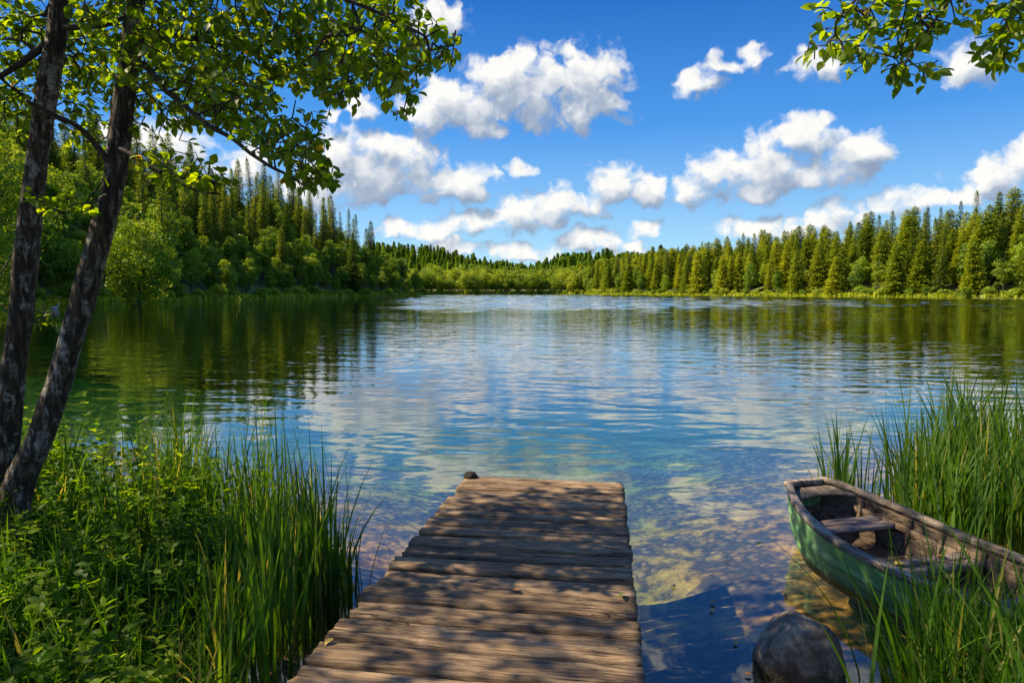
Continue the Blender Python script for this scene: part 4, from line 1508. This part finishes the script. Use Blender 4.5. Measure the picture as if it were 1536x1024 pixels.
RIGHT_REEDS = [(3.1, 5.5), (3.7, 6.3), (4.8, 7.2), (6.2, 7.2), (5.2, 5.0), (4.2, 3.6), (3.75, 3.5), (3.55, 4.3)]
RIGHT_FAR = [(2.75, 5.7), (3.1, 5.5), (3.4, 6.0), (3.0, 6.4)]
RIGHT_BANK = [(1.50, 2.2), (1.68, 2.75), (1.95, 3.25), (2.22, 3.3), (2.55, 2.9), (2.9, 2.3), (2.6, 1.7), (1.7, 1.7)]
blade_mesh([(clumped(2000, RIGHT_REEDS, 7, 105, .12), .65, 1.15, .18, .018, 6), (area(420, RIGHT_REEDS, 8), .6, 1.05, .2, .018, 6), (clumped(90, RIGHT_FAR, 9, 9, .05), .55, .85, .15, .018, 6)],
           M_REED, 'reeds', 'tall green reeds standing along the far side of the boat', 'reeds')
RIGHT_BACK = [(2.9, 1.6), (3.1, 2.6), (3.5, 3.5), (4.2, 4.4), (5.6, 4.8), (5.6, 2.0)]
blade_mesh([(clumped(2300, RIGHT_BANK, 10, 120, .09), .58, 1.05, .24, .015, 7), (area(900, RIGHT_BANK, 11), .35, .85, .36, .013, 7),
            (clumped(1700, RIGHT_BACK, 13, 150, .14), .35, .8, .34, .014, 6)],
           M_GRASS, 'bank_tussocks', 'lush grass hanging over the stern of the boat', 'grass')


def herb_mesh(xy, h0, h1_, size, seed, per=9, spread=.22):
    """leafy stems: pairs of leaves up a leaning stalk"""
    r = np.random.default_rng(seed)
    n = len(xy)
    z = lie(xy[:, 0], xy[:, 1])
    h = r.uniform(h0, h1_, n) * np.clip((xy[:, 1] - 2.0) / 3.2, .50, 1)
    az = r.uniform(0, 6.28, n)
    lean = np.abs(r.normal(spread, .12, n))
    sv, sf, k = blades(np.column_stack([xy, z - .03]), h, az, lean, .007, 5)
    P_, A_, N_, S_, V_ = [], [], [], [], []
    for i in range(n):
        hv = r.uniform(.05, .95)
        for j in range(per):
            t = .18 + .82 * (j + r.uniform(0, .6)) / per
            out = h[i] * lean[i] * t ** 2.2
            up = h[i] * (t - .42 * lean[i] ** 1.5 * t ** 2.6)
            c = np.array([xy[i, 0] + math.cos(az[i]) * out, xy[i, 1] + math.sin(az[i]) * out, z[i] - .03 + up])
            a = j * 2.4 + az[i] + r.normal(0, .4)
            for da in (0, math.pi) if j < per - 1 else (0, 2.1, 4.2):
                P_.append(c)
                A_.append((math.cos(a + da), math.sin(a + da), r.normal(.15, .3)))
                N_.append((r.normal(0, .35), r.normal(0, .35), 1))
                S_.append(size * r.uniform(.6, 1.15) * (1.1 - .45 * t))
                V_.append(np.clip(hv + r.normal(0, .12), 0, 1))
    S_ = np.array(S_)
    lv, lf, kk = scatter_tpl(LEAF_V, LEAF_F, np.array(P_), np.array(A_), np.array(N_), S_, S_ * .55)
    mb = MB()
    mb.add(sv, sf, .5)
    mb.add(lv, lf, np.repeat(V_, kk))
    return mb


HERBS = [(-1.75, 2.0), (-1.55, 3.0), (-1.8, 3.9), (-2.5, 5.0), (-3.6, 6.2), (-4.8, 6.4), (-4.6, 4.6), (-3.4, 3.0), (-2.7, 2.0)]
mb = herb_mesh(clumped(560, HERBS, 20, 70, .17), .35, .9, .090, 20, 10)
tag(link('undergrowth', mb.mesh('undergrowth', [M_HERB])), 'leafy undergrowth crowding the bank around the birch trunks', 'undergrowth', None, 'stuff')


def plant(name, label, cat, x, y, n, h0, h1_, size, seed, mat, per=8, sig=.06, group=None):
    r = np.random.default_rng(seed)
    xy = np.array([x, y]) + r.normal(0, sig, (n, 2))
    mb = herb_mesh(xy, h0, h1_, size, seed, per, .3)
    z = h1(x, y)
    for v in mb.v:
        v -= np.array([x, y, z])
    return tag(link(name, mb.mesh(name, [mat]), None, (x, y, z)), label, cat, group)


q = Gp(1285, 1010, .12)
plant('leafy_plant', 'small bright green plant sprouting beside the stone at the water edge', 'plant', q.x, q.y, 6, .18, .34, .085, 31, M_HERB, 6, .05)
q = Gp(60, 985, .5)
plant('leafy_plant', 'pale leafy sprig lit by the sun in the lower corner of the bank', 'plant', q.x, q.y, 4, .30, .46, .075, 32, M_HERB, 7, .05)
q = P(180, 640, 5.6)
plant('leafy_shrub', 'dark leafy shrub standing up against the water beside the slanting birch', 'shrub', q.x, q.y, 7, .85, 1.15, .11, 33, M_HERB, 11, .14)
q = P(285, 700, 5.4)
plant('leafy_shrub', 'round leafy shrub between the dark shrub and the reeds', 'shrub', q.x, q.y, 9, .6, .85, .10, 34, M_HERB, 10, .18)

# ------------------------------------------------------------------ small things
def mat_plain(name, c0, c1, rough=.7, scale=20):
    m, g, out = new_mat(name)
    oc = g.n('ShaderNodeTexCoord').outputs['Object']
    c = g.mix(g.noise(oc, scale, 4, .6), c0, c1)
    b = g.n('ShaderNodeBsdfPrincipled', {'Base Color': c, 'Roughness': rough})
    g.t.links.new(b.outputs[0], out.inputs[0])
    return m


M_FALL = [mat_plain('dry_leaf_brown', (.22, .10, .03), (.42, .22, .07)), mat_plain('dry_leaf_yellow', (.40, .26, .04), (.55, .42, .08)), mat_plain('fallen_green_leaf', (.08, .14, .015), (.2, .22, .03))]


def leaf_obj(x, y, z, size, mat, label, group, seed):
    r = np.random.default_rng(seed)
    v = LEAF_V * np.array([size * .7, size, size]) * np.array([1, 1, r.uniform(.8, 2.0)])
    v[:, 2] += .004
    o = link('fallen_leaf', make_mesh('fallen_leaf', v, LEAF_F, None, False, [mat]), None, (x, y, z), (r.normal(0, .12), r.normal(0, .12), r.uniform(0, 6.28)))
    tag(o, label, 'leaf', group)


def small_things():
    mw = BOAT.rotation_euler.to_matrix()
    for k in range(9):
        x, y = rnd.uniform(-.20, .16), rnd.uniform(.66, .95)
        q = BOAT.location + mw @ Vector((x, y, .062))
        leaf_obj(q.x, q.y, q.z + .004 * k, rnd.uniform(.06, .10), M_FALL[0], 'brown dry leaf in the bottom of the boat', 'dry leaves in the bottom of the boat', 200 + k)
    for k, (px, py) in enumerate(((1380, 846), (1402, 850), (1425, 846))):
        q = BOAT.location + mw @ Vector((-.2 + .16 * k, 1.0, .195))
        leaf_obj(q.x, q.y, q.z, .075, M_FALL[1 if k else 0], 'dry leaf lying on the middle seat of the boat', 'dry leaves on the middle seat', 230 + k)
    for k, (px, py, mt, lab) in enumerate(((500, 958, 1, 'dry yellow leaf near the edge of the jetty'), (935, 890, 2, 'small green leaf near the water side edge of the jetty boards'), (778, 886, 0, 'small brown leaf in the middle of the jetty'))):
        q = Gp(px, py, DECK_Z + .008)
        leaf_obj(q.x, q.y, q.z, .055, M_FALL[mt], lab, None, 240 + k)
    for k, (px, py) in enumerate(((1108, 967), (1128, 1013), (1148, 1012), (1066, 902), (1070, 917), (1088, 842), (1144, 815), (1012, 880))):
        q = Gp(px, py, .006)
        leaf_obj(q.x, q.y, q.z, rnd.uniform(.03, .055), M_FALL[(1, 0)[k % 2]], 'small dry leaf floating on the water between jetty and boat', 'leaves floating between jetty and boat', 260 + k)
    # pale water bird far out by the left bank
    q = Gp(82, 461)
    Y = 72.0
    q = P(82, 460, Y)
    pts = spline([(-.42, 0, .16), (-.30, 0, .13), (-.05, 0, .10), (.18, 0, .13), (.28, 0, .26), (.30, 0, .42), (.34, 0, .52), (.42, 0, .52), (.52, 0, .49)], 40)
    rr = np.interp(np.linspace(0, 1, 40), np.linspace(0, 1, 9), [.02, .11, .17, .14, .075, .055, .07, .06, .012])
    v, f = tube(pts, rr, 14)
    bird = link('water_bird', make_mesh('water_bird', v, f, None, True, [mat_plain('pale_feathers', (.45, .36, .34), (.70, .62, .60), .8, 5)]), None, (q.x, q.y, 0), (0, 0, .2))
    tag(bird, 'pale water bird floating near the shaded bank, seen between the two birch trunks', 'bird')


small_things()
